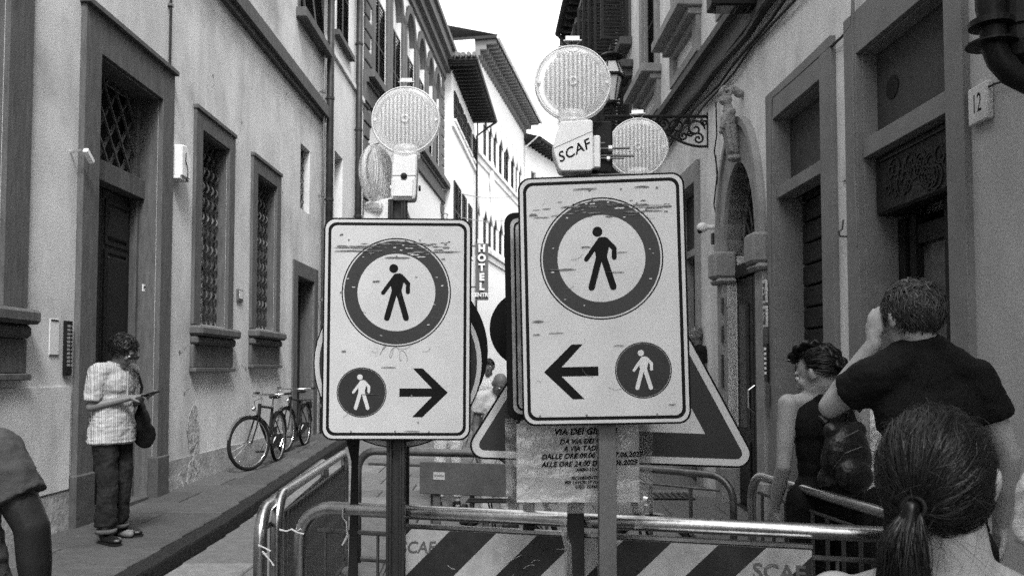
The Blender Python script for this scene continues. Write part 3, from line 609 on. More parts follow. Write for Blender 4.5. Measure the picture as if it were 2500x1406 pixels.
# ================================================================ last house
Fh = Fr('end_house', 'small pale house with tiled eaves closing the view at the far bend of the street', (.92, 59.2), (.45, 1), -1)
fz = at(1280, 352, 60)[2]
fu = span(Fh, 1281, 1287)[0]; F_ = [(1.2+i*2.1, 2.2+i*2.1) for i in range(9)]
facade(Fh, 0, 22, -.3, fz, [(a, c, fz-3.2, fz-1.9) for a, c in F_] + [(a, c, fz-8, fz-5.8) for a, c in F_], PW)
for a, c in F_:
    for z0, z1 in ((fz-3.2, fz-1.9), (fz-8, fz-5.8)): b = Fh.mb(); b.box(a, c, -.3, -.2, z0, z1); b.make('window', WD2, Fh.root)
b = Fh.mb(); b.box(0, 22.3, -5, 1.3, fz-.02, fz+.14); rf = b.make('roof', EAV, Fh.root)
b = Fh.mb(); b.add([(-.2, 1.35, fz+.14), (22, 1.35, fz+.14), (22, -4, fz+1.9), (-.2, -4, fz+1.9)], [(0, 1, 2, 3)]); b.make('tiled_slope', TILE, rf)
for k in range(34): b = Fh.mb(); b.box(k*.65, k*.65+.16, 0, 1.2, fz-.25, fz-.022); b.make('rafter', EAV, rf)
b = Fh.mb(); z = fz-4.4; b.box(0, 22, -.01, .2, z, z+.2); b.make('string_course', PL, Fh.root)
# HOTEL blade sign
hr = empty('hotel_sign', at(1176, 800, 38.0)-Vector((0, 0, 0)), 'vertical white letter HOTEL sign hanging over the street with CENTRO beneath', 'hotel sign')
hz = at(1176, 800, 38.0)[2]
def Mz(x, z, y=0): return Matrix.Translation((x, y, z)) @ Matrix.Rotation(R(90), 4, 'X')
for i, ch in enumerate('HOTEL'):
    z = at(1176, 607+i*23.3, 38)[2]-hz
    text(ch, .46, PW, hr, Mz(0, z), 'letter', off=.02, ext=.03)
MB().box(-.3, .3, .06, .1, at(0, 722, 38)[2]-hz-.2, at(0, 594, 38)[2]-hz).make('back_board', ST, hr)
z = at(1176, 720, 38)[2]-hz; text('CENTRO', .25, WHT, hr, Mz(0, z), 'letter', off=.01, ext=.02)
for q in (600, 700): z = at(0, q, 38)[2]-hz; MB().box(-1.1, .3, .1, .14, z-.03, z+.03).make('bracket', POSD, hr)
# cables over the street
for (x0, y0, Y0, x1, y1, Y1, lab) in ((1078, 462, 34, 1268, 476, 56, 'upper thin cable sagging across the far street'), (1080, 520, 34, 1262, 532, 55, 'lower thin cable sagging across the far street')):
    p, q = at(x0, y0, Y0), at(x1, y1, Y1); P = [p.lerp(q, t/10)-Vector((0, 0, .3*math.sin(math.pi*t/10))) for t in range(11)]
    tag(MB().tube(P, .025, 4).make('cable', POST), lab, 'cable')
# ================================================================ right house
G = Fr('shop_house', 'grey plaster house with shopfronts, arched door and stone framed upper windows', (3.05, 0), (-.04, 1), 1)
gu = G.u
bd0, bd1 = gu(2338), gu(2116); bdt = G.uv(2116, 122)[1]
sh0, sh1 = gu(2023), gu(1904); sht = G.uv(1904, 286)[1]
ar0, ar1 = gu(1857), gu(1776); art = G.uv(1825, 385)[1]; arsp = G.uv(1776, 625)[1]
dw0, dw1 = gu(1706), gu(1655); dwt = G.uv(1706, 440)[1]; dwp = G.uv(1706, 605)[1]
gl = 16.0; lz = G.uv(1670, 275)[1]; lz_ = G.uv(1905, 0)[1]; lz = (lz+lz_)/2
uw = [(c-.55, c+.55) for c in (14.4, 11.9, 9.4, 6.9, 4.4)]; us = lz+1.35
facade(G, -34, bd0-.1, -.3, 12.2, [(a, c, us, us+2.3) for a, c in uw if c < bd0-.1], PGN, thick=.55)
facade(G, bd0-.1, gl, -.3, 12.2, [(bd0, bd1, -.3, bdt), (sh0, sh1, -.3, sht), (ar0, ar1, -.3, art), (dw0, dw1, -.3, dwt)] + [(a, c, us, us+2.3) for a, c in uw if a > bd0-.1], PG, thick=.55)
def sframe(F, a, c, t, fl, fr_, tp, m, name):   # flat render surround, jamb widths given
    b = F.mb(); b.box(a-fl, a, -.02, .05, -.3, t+tp); b.box(c, c+fr_, -.02, .05, -.3, t+tp); b.box(a+.0005, c-.0005, -.02, .048, t, t+tp-.001)
    d_ = .5; b.box(a-.0005, a+.012, -d_, .001, -.3, t+.0004); b.box(c-.012, c+.0005, -d_, .001, -.3, t+.0004); b.box(a+.0125, c-.0125, -d_, .001, t-.012, t)
    return b.make(name, m, F.root, bevel=.004)
fr = sframe(G, bd0, bd1, bdt, gu(2338)-gu(2384), gu(2086)-gu(2116), .35, STG, 'shop_surround')
tz1 = G.uv(2112, 341)[1]; tz0 = G.uv(2118, 383)[1]
b = G.mb(); b.box(bd0+.013, bd1-.013, -.16, .01, tz0, tz1); b.make('transom', STG, fr, bevel=.004)
b = G.mb(); b.box(bd0+.013, bd1-.013, -.16, -.115, tz1, bdt-.013); pn = b.make('fascia_panel', mat('grey_board', .045, .6, var=.12, scale=6), G.root)
T3 = Matrix(((1, 0, 0, 0), (0, 0, 1, 0), (0, 1, 0, 0), (0, 0, 0, 1)))
vu, vz = G.uv(2180, 213, -.115); b = G.mb(); b.prism(circ(.09, 20, vu, vz), -.114, -.108, T3); v_ = b.make('air_vent', BLK, pn)
sg1 = G.uv(2122, 390, -.12)[1]; sg0 = G.uv(2140, 535, -.12)[1]
b = G.mb(); b.box(bd0+.02, bd1-.04, -.26, -.07, sg0, sg1-.04); sgn = b.make('shop_sign_board', mat('tooled_leather', .010, .5, var=.5, scale=14, bump=.9, fine=40), G.root, bevel=.02)
# carved scrolls on the sign
b = G.mb(); rnd = random.Random(3)
for i in range(26):
    cu = rnd.uniform(bd0+.2, bd1-.25); cz = rnd.uniform(sg0+.12, sg1-.2); r0 = rnd.uniform(.05, .11); s_ = rnd.choice((1, -1))
    b.tube([(cu+s_*r0*(1-t*.06)*math.cos(t*.6+i), -.068, cz+r0*(1-t*.06)*math.sin(t*.6+i)) for t in range(13)], .008, 4)
b.box(bd0+.05, bd1-.08, -.07, -.055, sg1-.1, sg1-.085); b.make('carved_scrolls', mat('scroll_relief', .011, .5), sgn, kind='stuff')
# shop door: frame, leaf, panes
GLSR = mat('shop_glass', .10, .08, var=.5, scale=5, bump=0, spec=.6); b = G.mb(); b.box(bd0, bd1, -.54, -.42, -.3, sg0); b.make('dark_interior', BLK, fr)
b = G.mb(); b.box(bd1-.12, bd1-.013, -.40, -.26, -.3, sg0-.02); b.make('inner_jamb', WD, fr)
dr = G.mb(); 
for x in (bd0+.0, bd0+.48, bd0+.95): dr.box(x, x+.09, -.38, -.26, -.1, sg0-.02)
for z in (-.1, .7, 2.02, sg0-.25): dr.box(bd0, bd0+1.04, -.37, -.27, z, z+.14)
drr = dr.make('door', WD, G.root)
for (x0, x1, z0, z1) in ((bd0+.09, bd0+.48, .84, 2.02), (bd0+.57, bd0+.95, .84, 2.02), (bd0+.09, bd0+.95, 2.16, sg0-.25)):
    b = G.mb(); b.box(x0, x1, -.33, -.32, z0, z1); b.make('pane', GLSR, drr)
b = G.mb(); b.tube([(bd0+.5, -.26, 1.0), (bd0+.5, -.21, 1.03), (bd0+.5, -.21, 1.3), (bd0+.5, -.26, 1.33)], .012, 8); b.make('handle', CHR, drr)
# roller shutter shop
fr = sframe(G, sh0, sh1, sht, gu(2023)-gu(2052), gu(1887)-gu(1904), .3, STG, 'shutter_surround')
hz1 = G.uv(1902, 456)[1]; hz0 = G.uv(1905, 483)[1]
b = G.mb(); b.box(sh0+.013, sh1-.013, -.16, .02, hz0, hz1); b.make('transom', STG, fr, bevel=.004)
b = G.mb(); b.box(sh0+.013, sh1-.013, -.17, -.13, hz1, sht-.013); b.make('fascia_panel', MATS['grey_board'], fr)
z = -.1; k = 0
SLAT = mat('roller_shutter', .03, .5, metal=.3, var=.25, scale=8, bump=.05)
slt = G.mb(); slt.box(sh0+.013, sh1-.013, -.28, -.24, 0, .195); sm = slt.mesh('shutter_slat', bevel=.01); sm.materials.append(SLAT)
b = G.mb(); b.box(sh0, sh1, -.32, -.30, -.2, hz0); rs = b.make('roller_shutter', BLK, G.root)
while z < hz0: o = bpy.data.objects.new('shutter_slat', sm); COL.objects.link(o); o.parent = rs; o.location = (0, 0, z); z += .215
b = G.mb(); b.tube([((sh0+sh1)/2-.1, -.24, .5), ((sh0+sh1)/2-.1, -.2, .5), ((sh0+sh1)/2+.1, -.2, .5), ((sh0+sh1)/2+.1, -.24, .5)], .012); b.make('handle', CHR, rs)
# arched door
um = (ar0+ar1)/2; ra = (ar1-ar0)/2
b = G.mb(); spandrel(b, ar0, ar1, arsp, art, -.54, -.002, 16)
n = 16; i_ = [(um+ra*math.cos(math.pi*k/n), arsp+(art-arsp)*math.sin(math.pi*k/n)) for k in range(n+1)]
o_ = [(um+(ra+.17)*math.cos(math.pi*k/n), arsp+(art-arsp+.44)*math.sin(math.pi*k/n)) for k in range(n+1)]
o2 = [(um+(ra+.235)*math.cos(math.pi*k/n), arsp+(art-arsp+.53)*math.sin(math.pi*k/n)) for k in range(n+1)]
am = b.make('arch_infill', STR, G.root)
for k in range(n):
    b = G.mb(); b.prism([i_[k], o_[k], o_[k+1], i_[k+1]], -.2, .05, T3); b.make('arch_stone', STR, am, bevel=.003)
b = G.mb()
for k in range(n): b.prism([o_[k], o2[k], o2[k+1], o_[k+1]], -.02, .085, T3)
b.make('arch_moulding', STR, am)
for a, c in ((ar0-.24, ar0), (ar1, ar1+.22)):
    b = G.mb(); b.box(a, c, -.12, .06, -.3, arsp-.34); pj = b.make('pilaster', STR, G.root, bevel=.008)
    b = G.mb(); b.box(a-.06, c+.05, -.12, .14, arsp-.34, arsp-.27); b.box(a-.04, c+.03, -.12, .17, arsp-.268, arsp+.06); b.make('impost', STR, pj, bevel=.03)
    b = G.mb(); b.box(a-.04, c+.02, -.3, .1, -.3, .45); b.make('plinth_block', STR, pj, bevel=.015)
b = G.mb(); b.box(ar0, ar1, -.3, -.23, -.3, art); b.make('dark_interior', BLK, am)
for a, c in ((ar0, um-.01), (um+.01, ar1)):
    b = G.mb(); b.box(a, c, -.2, -.12, .0, arsp-.3); lf = b.make('door_leaf', WD, G.root, bevel=.006)
    b = G.mb(); b.box(a+.12, c-.12, -.122, -.112, .95, arsp-.62); b.make('pane', GLS, lf)
    b = G.mb(); b.box(a+.1, c-.1, -.122, -.10, .2, .8); b.make('door_panel', WD, lf, bevel=.015)
b = G.mb(); b.box(ar0, ar1, -.22, -.09, arsp-.28, arsp-.12); b.make('transom', WD, am, bevel=.01)
b = G.mb(); b.tube([(um-.03, -.12, 1.15), (um-.03, -.05, 1.2), (um-.03, -.05, 1.4), (um-.03, -.12, 1.45)], .014, 8); b.make('handle', CHR, am)
b = G.mb()
for k in range(-4, 5): b.tube([(um, -.18, arsp-.1), (um+ra*.98*math.sin(k*.33), -.18, arsp+(art-arsp)*.97*math.cos(k*.33))], .012, 5)
for q in (.4, .75): b.tube([(um+ra*q*math.sin(k*.2), -.175, arsp-.05+(art-arsp)*q*math.cos(k*.2)) for k in range(-7, 8)], .012, 5)
b.make('fanlight_grille', IRL, am, kind='stuff')
# far doorway
fr = sframe(G, dw0, dw1, dwt, .14, .2, .28, STR, 'doorway_surround')
b = G.mb(); b.box(dw0+.013, dw1-.013, -.4, -.12, dwp, dwp+.1); b.make('transom', STR, fr)
b = G.mb(); b.box(dw0+.013, dw1-.013, -.2, -.15, dwp+.102, dwt-.013); b.make('fascia_panel', SLAT, fr)
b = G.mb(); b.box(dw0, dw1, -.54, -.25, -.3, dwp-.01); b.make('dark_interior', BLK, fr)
# ledge band and upper floor
b = G.mb(); b.box(-34, gl, -.02, .10, lz, lz+.26); b.box(-34, gl, -.02, .2, lz+.262, lz+.36); lg = b.make('string_course', ST, G.root)
b = G.mb(); b.box(-34, gl, -.02, .03, lz+.362, lz+.60); b.make('upper_band', STR, G.root)
for a, c in uw:
    s_ = surround(G, a, c, us, us+2.3, .2, .06, STR, 'window', bottom=False, cap=.03)
    b = G.mb(); b.box(a-.32, c+.32, -.2, .34, us-.14, us-.002); b.box(a-.26, c+.26, -.2, .18, us-.24, us-.142); b.make('sill', STR, s_, bevel=.008)
    b = G.mb(); T = T3; o_r = [(a-.24, lz+.6), (c+.24, lz+.6), (c+.24, us-.242), (a-.24, us-.242)]; i_r = [(a-.02, lz+.72), (c+.02, lz+.72), (c+.02, us-.34), (a-.02, us-.34)]
    b.ring(i_r, o_r, -.01, .07, T); b.make('apron_frame', STR, s_)
    b = G.mb(); b.box(a, c, -.5, -.46, us, us+2.3); b.make('pane', GLS, s_)
    for k in (.25, .75):
        b = G.mb(); shutter_leaf(b, Matrix.Translation((a+(c-a)*k, -.08, us+1.15)), (c-a)/2-.01, 2.3, .07); b.make('shutter', WD2, s_)
b = G.mb(); b.box(-34, gl, -6, .9, 12.2, 12.4); b.make('roof', EAV, G.root)
# cables under the ledge
for k, (lab, v, dz, r_) in enumerate((('thick dark cable bundle strapped under the ledge of the shop house', .1, -.07, .045), ('thin sagging cable just below the thick bundle on the shop house', .06, -.2, .018), ('lowest loose cable drooping below the ledge of the shop house', .05, -.27, .014))):
    P = [G.W(u*.6+.5, v, lz+dz+.025*math.sin(u*2.1+k*2)+(.02*math.sin(u*5.3+k))) for u in range(-8, 26)]
    tag(MB().tube(P, r_, 6).make('cable', IRON), lab, 'cable')
P = [W(G, x, y, .04) for x, y in ((2083, -30), (2080, 60), (2068, 78), (2040, 105), (1990, 150), (1940, 195), (1905, 225), (1888, 240), (1886, 300), (1886, 480), (1887, 700))]
tag(MB().tube(P, .012, 5).make('cable', IRON), 'thin dark cable draped along the top edge of the roller shutter surround', 'cable')
P = [W(G, x, y, .05) for x, y in ((2082, -50), (2084, 200), (2088, 440), (2094, 540), (2093, 600))]
tag(MB().tube(P, .014, 6).make('conduit', STG), 'vertical conduit on the pale pier between the roller shutter and the big shop door', 'conduit')
P = [W(G, x, y, .05) for x, y in ((1748, 250), (1750, 330), (1744, 370), (1752, 420), (1743, 500), (1750, 530), (1753, 460), (1747, 380))]
tag(MB().tube(P, .01, 5).make('cable', IRON), 'loose cable hanging down the wall above the dome camera', 'cable')
# keystone figure
r = fitting(G, 'keystone_carving', 'carved stone scroll and draped bust standing above the arched door', 'carving', 1810, 300, .02)
def _usph(nu, nv):
    v = [(0, 0, 1)]+[(math.sin(math.pi*j/nv)*math.cos(2*math.pi*i/nu), math.sin(math.pi*j/nv)*math.sin(2*math.pi*i/nu), math.cos(math.pi*j/nv)) for j in range(1, nv) for i in range(nu)]+[(0, 0, -1)]
    f = [(0, 1+i, 1+(i+1) % nu) for i in range(nu)]+[(1+j*nu+i, 1+(j+1)*nu+i, 1+(j+1)*nu+(i+1) % nu, 1+j*nu+(i+1) % nu) for j in range(nv-2) for i in range(nu)]
    L_ = len(v)-1; f += [(L_, 1+(nv-2)*nu+(i+1) % nu, 1+(nv-2)*nu+i) for i in range(nu)]
    return [Vector(x) for x in v], f
SPH = _usph(18, 12)
def blobmesh(parts, vox, sm=4, name='body'):
    VV = []; FF = []
    def put(vs, fs, M):
        k = len(VV); VV.extend([tuple(M @ v) for v in vs]); FF.extend([tuple(k+i for i in f) for f in fs])
    for p in parts:
        if p[0] == 'e':
            _, c, rad, *rot = p; put(*SPH, Matrix.Translation(c) @ (rot[0].to_matrix().to_4x4() if rot else Matrix()) @ Matrix.Diagonal((*rad, 1)))
        else:
            _, a, ra_, c, rc = p[:5]; a = Vector(a); c = Vector(c); d = c-a
            if d.length < 1e-5: continue
            cy = [Vector((r_*math.cos(2*math.pi*i/18), r_*math.sin(2*math.pi*i/18), z)) for r_, z in ((ra_, -d.length/2), (rc, d.length/2)) for i in range(18)]
            put(cy, [(i, (i+1) % 18, 18+(i+1) % 18, 18+i) for i in range(18)]+[tuple(range(17, -1, -1)), tuple(range(18, 36))], Matrix.Translation((a+c)/2) @ d.to_track_quat('Z', 'Y').to_matrix().to_4x4())
            if p[0] in 'cs': put(*SPH, Matrix.Translation(a) @ Matrix.Scale(ra_, 4))
            if p[0] == 'c': put(*SPH, Matrix.Translation(c) @ Matrix.Scale(rc, 4))
    me = bpy.data.meshes.new(name); me.from_pydata(VV, [], FF); me.update(); o = bpy.data.objects.new('tmp', me); TCOL.objects.link(o)
    m = o.modifiers.new('r', 'REMESH'); m.mode = 'VOXEL'; m.voxel_size = vox; m.use_smooth_shade = True
    if sm: m = o.modifiers.new('s', 'SMOOTH'); m.factor = .5; m.iterations = sm
    r_ = baked(o); r_.name = name
    bpy.data.objects.remove(o); bpy.data.meshes.remove(me)
    r_.polygons.foreach_set('use_smooth', [True]*len(r_.polygons)); return r_
KF = [('e', (0, .235, .13), (.045, .06, .055)), ('e', (.03, .215, .16), (.012, .012, .03)), ('c', (0, .18, .11), .032, (0, .12, .11), .045), ('c', (-.055, .09, .10), .04, (.055, .09, .10), .04), ('e', (0, .02, .11), (.075, .11, .06)), ('c', (0, -.05, .10), .06, (0, -.30, .07), .045), ('c', (-.06, .08, .12), .026, (-.05, -.08, .15), .022), ('c', (.06, .08, .12), .026, (.03, -.06, .17), .022), ('e', (0, -.37, .06), (.055, .04, .06))]
for k in range(9): KF.append(('c', (-.06+.015*k, -.02, .14+.01*math.sin(k*2)), .011, (-.045+.012*k, -.31, .10+.01*math.sin(k*2+1)), .009))
for k in range(16):
    t = k*.42; KF.append(('c', (-.02, .315+.055*(1-k*.045)*math.cos(t), .12+.055*(1-k*.045)*math.sin(t)), .018, (.02, .315+.055*(1-(k+1)*.045)*math.cos(t+.42), .12+.055*(1-(k+1)*.045)*math.sin(t+.42)), .018))
KF.append(('c', (0, .36, .07), .03, (0, .30, .01), .04))
me = blobmesh(KF, .0065, 1, 'figure')
for v in me.vertices: v.co += v.normal*.005*noise.noise(v.co*55)
obj('figure', me, STR, r); r.scale = (1.45, 1.12, 1.4)
# number tile 12
r = fitting(G, 'house_number_tile', 'square pale stone house number 12 beside the shop door', 'house number', 2402, 255, .0)
bx(r, 'tile', PL, -.09, .1, -.115, .115, 0, .045, .008); text('12', .13, INK, r, Matrix.Translation((0, 0, .0455)) @ Matrix.Diagonal((.75, 1.25, 1, 1)))
# tablets on the pilasters
for lab, x, y, hh, tx, mm in (('oval stone number tile highest on the right pilaster of the arched door', 1870, 712, .12, 'D', PL), ('small bright stone letter tile just under the oval tile by the arched door', 1871, 773, .11, 'F', PL), ('small blank brass plate mid height on the right pilaster of the arched door', 1871, 825, .09, '', ST)):
    r = fitting(G, 'wall_tile', lab, 'wall tile', x, y, .062); bx(r, 'tile', mm, -.055, .055, -hh, hh, 0, .02)
    if tx: bx(r, 'face', ST, -.035, .035, -hh*.75, hh*.75, .0205, .024); text(tx, .12, WHT, r, Matrix.Translation((0, 0, .0245)))
r = fitting(G, 'intercom', 'narrow brass intercom strip with lit name plates right of the arched door', 'intercom', 1874, 885, .062); bx(r, 'housing', IRON, -.045, .045, -.2, .2, 0, .02)
for i in range(6): bx(r, 'name_plate', CHR, -.03, .03, .13-i*.05, .155-i*.05, .02, .025, 0)
r = fitting(G, 'notice_plate', 'pale blank plate lowest on the right pilaster of the arched door', 'plate', 1876, 965, .062); bx(r, 'plate', ST, -.045, .045, -.11, .11, 0, .012)
for lab, y, hh in (('oval tile highest on the left pilaster of the arched door', 745, .09), ('dark plate in the middle of the left pilaster of the arched door', 815, .1), ('long plate lower on the left pilaster of the arched door', 905, .2)):
    r = fitting(G, 'wall_plate', lab, 'wall plate', 1765, y, .062); bx(r, 'plate', SLAT, -.04, .04, -hh, hh, 0, .014); bx(r, 'edge', ST, -.03, .03, -hh*.8, hh*.8, .0145, .018)
for lab, x, y in (('small pale tile on the pier left of the big shop door', 2067, 415),): r = fitting(G, 'wall_tile', lab, 'wall tile', x, y, .0); bx(r, 'tile', PL, -.05, .05, -.09, .09, 0, .02)
r = fitting(G, 'door_hook', 'iron hook on the pier between roller shutter and shop door', 'hook', 2068, 560); MB().tube([(0, -.06, 0), (0, -.06, .06), (0, -.02, .07), (.0, 0, .04), (0, .08, .03)], .008, 6).make('hook', IRL, r)
# dome camera
r = fitting(G, 'dome_camera', 'white dome security camera on the wall left of the arched door', 'camera', 1748, 555)
MB().tube([(0, 0, 0), (0, 0, .12)], .03, 10).make('arm', PLAST, r); obj('housing', blobmesh([('e', (-.02, 0, .17), (.065, .065, .075))], .006, 1), PLAST, r)
obj('dome', blobmesh([('e', (-.03, -.04, .2), (.042, .04, .04))], .005, 1), GLS, r); bx(r, 'junction_box', SLAT, -.04, .05, -.22, -.08, 0, .06)
# wrought iron bracket standing out from the wall
P1 = W(G, 1728, 285); r = empty('sign_bracket', P1, 'wrought iron scroll bracket standing out from the wall beside the arched door', 'bracket', 0)
L_ = 1.38; MB().tube([(0, 0, 0), (-L_, 0, 0)], .022, 8).make('top_bar', IRON, r); MB().tube([(0, 0, .05), (0, 0, -.42)], .018, 8).make('wall_bar', IRON, r)
b = MB(); arc = [(-.0-.78*t, 0, -.40+.38*(t**1.6) - .05*math.sin(math.pi*t)) for t in [k/12 for k in range(13)]]; b.tube(arc, .018, 6)
def scroll(b, cx, cz, r0, s_, a0=0, tr=.013): b.tube([(cx+s_*r0*(1-.055*t)*math.cos(a0+t*.55), 0, cz+r0*(1-.055*t)*math.sin(a0+t*.55)) for t in range(17)], tr, 5)
for cx, cz, r0, s_, a0 in ((-.17, -.17, .13, 1, 0), (-.13, -.30, .08, -1, 1), (-.42, -.14, .11, -1, 0), (-.33, -.26, .07, 1, 2), (-.60, -.10, .075, 1, 0), (-.05, -.08, .05, 1, 2), (-.28, -.06, .045, -1, 2), (-.52, -.2, .05, 1, 1), (-.24, -.22, .05, -1, 3)): scroll(b, cx, cz, r0, s_, a0, .015)
b.make('scrollwork', IRON, r)
MB().tube([(-L_, 0, 0), (-L_-.02, 0, -.06)], .02, 6).make('finial', IRON, r)
# floodlight
P1 = W(G, 1862, 12); r = empty('floodlight', P1, 'dark rectangular floodlight reaching out from the wall above the arched door', 'lamp', R(0))
MB().tube([(.02, 0, .0), (-.12, 0, .0)], .06, 14).make('mount', IRON, r); MB().box(-.58, -.1, -.12, .12, -.05, .14).make('housing', IRON, r, bevel=.012); MB().box(-.52, -.15, -.1, .1, -.058, -.0505).make('lens', GLS, r)
# lantern
P1 = at(1492, 230, 15.6); r = empty('street_lantern', P1, 'small black street lantern with glass panes on a bracket between the upper shutters', 'lantern')
s_ = 1
MB().lathe([(.02, .98), (.03, .9), (.05, .86), (.03, .84), (.2, .76), (.24, .72), (.1, .70), (.08, .64)], 12).make('cap', IRON, r)
MB().lathe([(.15, .60), (.26, .36)], 6).make('upper_glass', MATS['sign_white_face'] if 0 else PLAST, r)
MB().lathe([(.28, .36), (.28, .32)], 6).make('rim', IRON, r); MB().lathe([(.10, -.15), (.21, .31)], 6).make('lower_glass', PLAST, r)
b = MB()
for k in range(6): a = 2*math.pi*k/6; b.tube([(.105*math.cos(a), .105*math.sin(a), -.17), (.225*math.cos(a), .225*math.sin(a), .33), (.27*math.cos(a), .27*math.sin(a), .36), (.16*math.cos(a), .16*math.sin(a), .62)], .014, 4)
b.lathe([(.12, -.2), (.12, -.15)], 8); b.tube([(0, 0, -.18), (.1, 0, -.5), (.45, 0, -.62), (.9, 0, -.6)], .03, 6); b.make('frame', IRON, r)
# flanged black pipes at the top right
P1 = at(2420, 90, 4.1); r = empty('flanged_pipe', P1, 'black flanged pipe elbow and canister hanging in the top right corner', 'pipe')
b = MB(); b.tube([(-.0, 0, 1.2), (0, 0, .3), (0, 0, .15), (0.01, 0, .06), (0.01, 0, -.04), (.04, 0, -.12), (.1, 0, -.19), (.2, 0, -.24), (.32, .02, -.26)], [.07, .07, .07]+[.062]*6, 16); b.make('elbow', IRON, r, smooth=True)
MB().lathe([(.03, .12), (.105, .10), (.105, .07), (.03, .06)], 24, Matrix.Translation((-.0, 0, -.02))).make('flange', IRON, r); MB().lathe([(.03, -.03), (.12, -.035), (.12, -.045), (.03, -.05)], 24).make('flange', IRON, r)
b = MB(); b.lathe([(.13, 1.2), (.13, .11), (.145, .10), (.145, .05), (.13, .04), (.13, -.03), (.11, -.1), (.05, -.15)], 28, Matrix.Translation((.18, .05, 0))); b.make('canister', IRON, r, smooth=False)
MB().tube([(.1, .05, .9), (.1, .4, .9)], .02).make('wall_bracket', IRON, r)
P = [W(G, x, y, .03) for x, y in ((2384, 225), (2430, 205), (2500, 182), (2700, 110))]
tag(MB().tube(P, .007, 5).make('cable', IRON), 'thin cable sloping up the wall above the number 12 tile', 'cable')
# drain grate and storm covers
p = at(1700, 1222, 10.0); r = empty('drain_grate', (2.0, 10.4, gz(10.4)+.003), 'rectangular iron drain grate in the paving near the arched door', 'drain grate')
MB().box(-.26, .26, -.26, .26, 0, .004).make('pit', BLK, r)
for k in range(7): MB().box(-.25+k*.075, -.21+k*.075, -.25, .25, .005, .014).make('grate_bar', IRL, r)
# ================================================================ house with open shutters
Hh = Fr('shuttered_house', 'dark house beyond the shop house with many open louvred shutters and deep eaves', (3.05, 0), (-.04, 1), 1)
h0, h1 = 16.02, 25.3; rows = (4.9, 8.3); hw = [h0+.75+i*1.95 for i in range(5)]
facade(Hh, h0, h1, -.3, 12.15, [(c-.4, c+.4, z, z+2.4) for c in hw for z in rows], PL2)
for c in hw:
    for z in rows:
        s_ = surround(Hh, c-.4, c+.4, z, z+2.4, .16, .05, ST, 'window', bottom=False)
        b = Hh.mb(); b.box(c-.4, c+.4, -.38, -.34, z, z+2.4); b.make('pane', GLS, s_)
        b = Hh.mb(); b.box(c-.75, c+.75, -.02, .45, z+2.75, z+2.9); b.box(c-.65, c+.65, -.02, .3, z+2.6, z+2.748); b.make('hood', ST, s_, bevel=.01)
        b = Hh.mb(); b.box(c-.65, c+.65, -.1, .25, z-.16, z-.002); b.make('sill', ST, s_, bevel=.01)
        for sgn, x in ((1, c-.42), (-1, c+.42)):
            b = Hh.mb(); M = Matrix.Translation((x-.06*sgn, .33, z+1.2)) @ Matrix.Rotation(R(90+random.uniform(-10, 10)), 4, 'Z'); shutter_leaf(b, M, .56, 2.4, .075, .045); b.make('shutter', WD2, s_)
b = Hh.mb(); b.box(h0, h1, -6, .55, 12.15, 12.3); b.tube([(h0, .6, 12.2), (h1+.1, .6, 12.2)], .09, 8); b.tube([(h1-.1, .6, 12.1), (h1-.2, .4, 11.8), (h1-.1, .12, 11.5), (h1-.1, .1, .5)], .06, 7); rf = b.make('roof', EAV, Hh.root)
for k in range(22): b = Hh.mb(); b.box(h0+.2+k*.5, h0+.32+k*.5, 0, .5, 12.0, 12.148); b.make('rafter', EAV, rf)
# house behind, set back
I = Fr('back_house', 'plain dark house at the bend behind the shuttered house', (2.1, 25.45), (.12, 1), 1)
facade(I, 0, 40, -.3, 9.5, [(2+3*i, 3+3*i, 4, 6) for i in range(12)], PL2)
for i in range(12): b = I.mb(); b.box(2+3*i, 3+3*i, -.3, -.2, 4, 6); b.make('window', WD2, I.root)
# ================================================================ road signs
def SMt(c, yaw, roll, pitch=0): return Matrix.Translation(c) @ Matrix.Rotation(R(yaw), 4, 'Z') @ Matrix.Rotation(R(90+pitch), 4, 'X') @ Matrix.Rotation(R(roll), 4, 'Z')
def flat(name, poly, z, m, root, M, th=.0006): return MB().prism(poly, z-th, z, M).make(name, m, root)
def figure(root, M, cx, cy, k, z, m):
    b = MB(); z0 = z
    def P(pl):
        nonlocal z0
        b.prism([(cx+x*k, cy+y*k) for x, y in pl], z-.0005, z0, M); z0 += .00012
    P(circ(26, 24, -17, 140)); P([(-17, 104), (-6, 110), (22, 112), (36, 98), (42, 60), (30, 10), (32, -8), (-28, -8), (-28, 10), (-36, 60)])
    P(stroke((-6, 96), (-78, -3), 24)); P(stroke((26, 96), (68, 50), 26)); P(stroke((68, 50), (67, 3), 25)); P(stroke((-12, 0), (-54, -150), 34)); P(stroke((14, 0), (58, -150), 34))
    return b.make('pedestrian_symbol', m, root)
def post(root, x, y, z0, z1, wd, m, prof='c'):
    b = MB(); h = wd/2
    if prof == 'c':
        b.box(x-h, x-h+.012, y-.025, y+.03, z0, z1); b.box(x+h-.012, x+h, y-.025, y+.03, z0, z1); b.box(x-h+.012, x+h-.012, y-.0, y+.01, z0, z1)
        b.box(x-h+.012, x-h+.022, y-.025, y-.018, z0, z1); b.box(x+h-.022, x+h-.012, y-.025, y-.018, z0, z1)
    else: b.box(x-h, x+h, y-h*.8, y+h*.8, z0, z1)
    p = b.make('post', m, root, bevel=.002)
    MB().box(x-.28, x+.28, y-.2, y+.2, .001, .11).make('base_weight', BLK, root, bevel=.02); return p
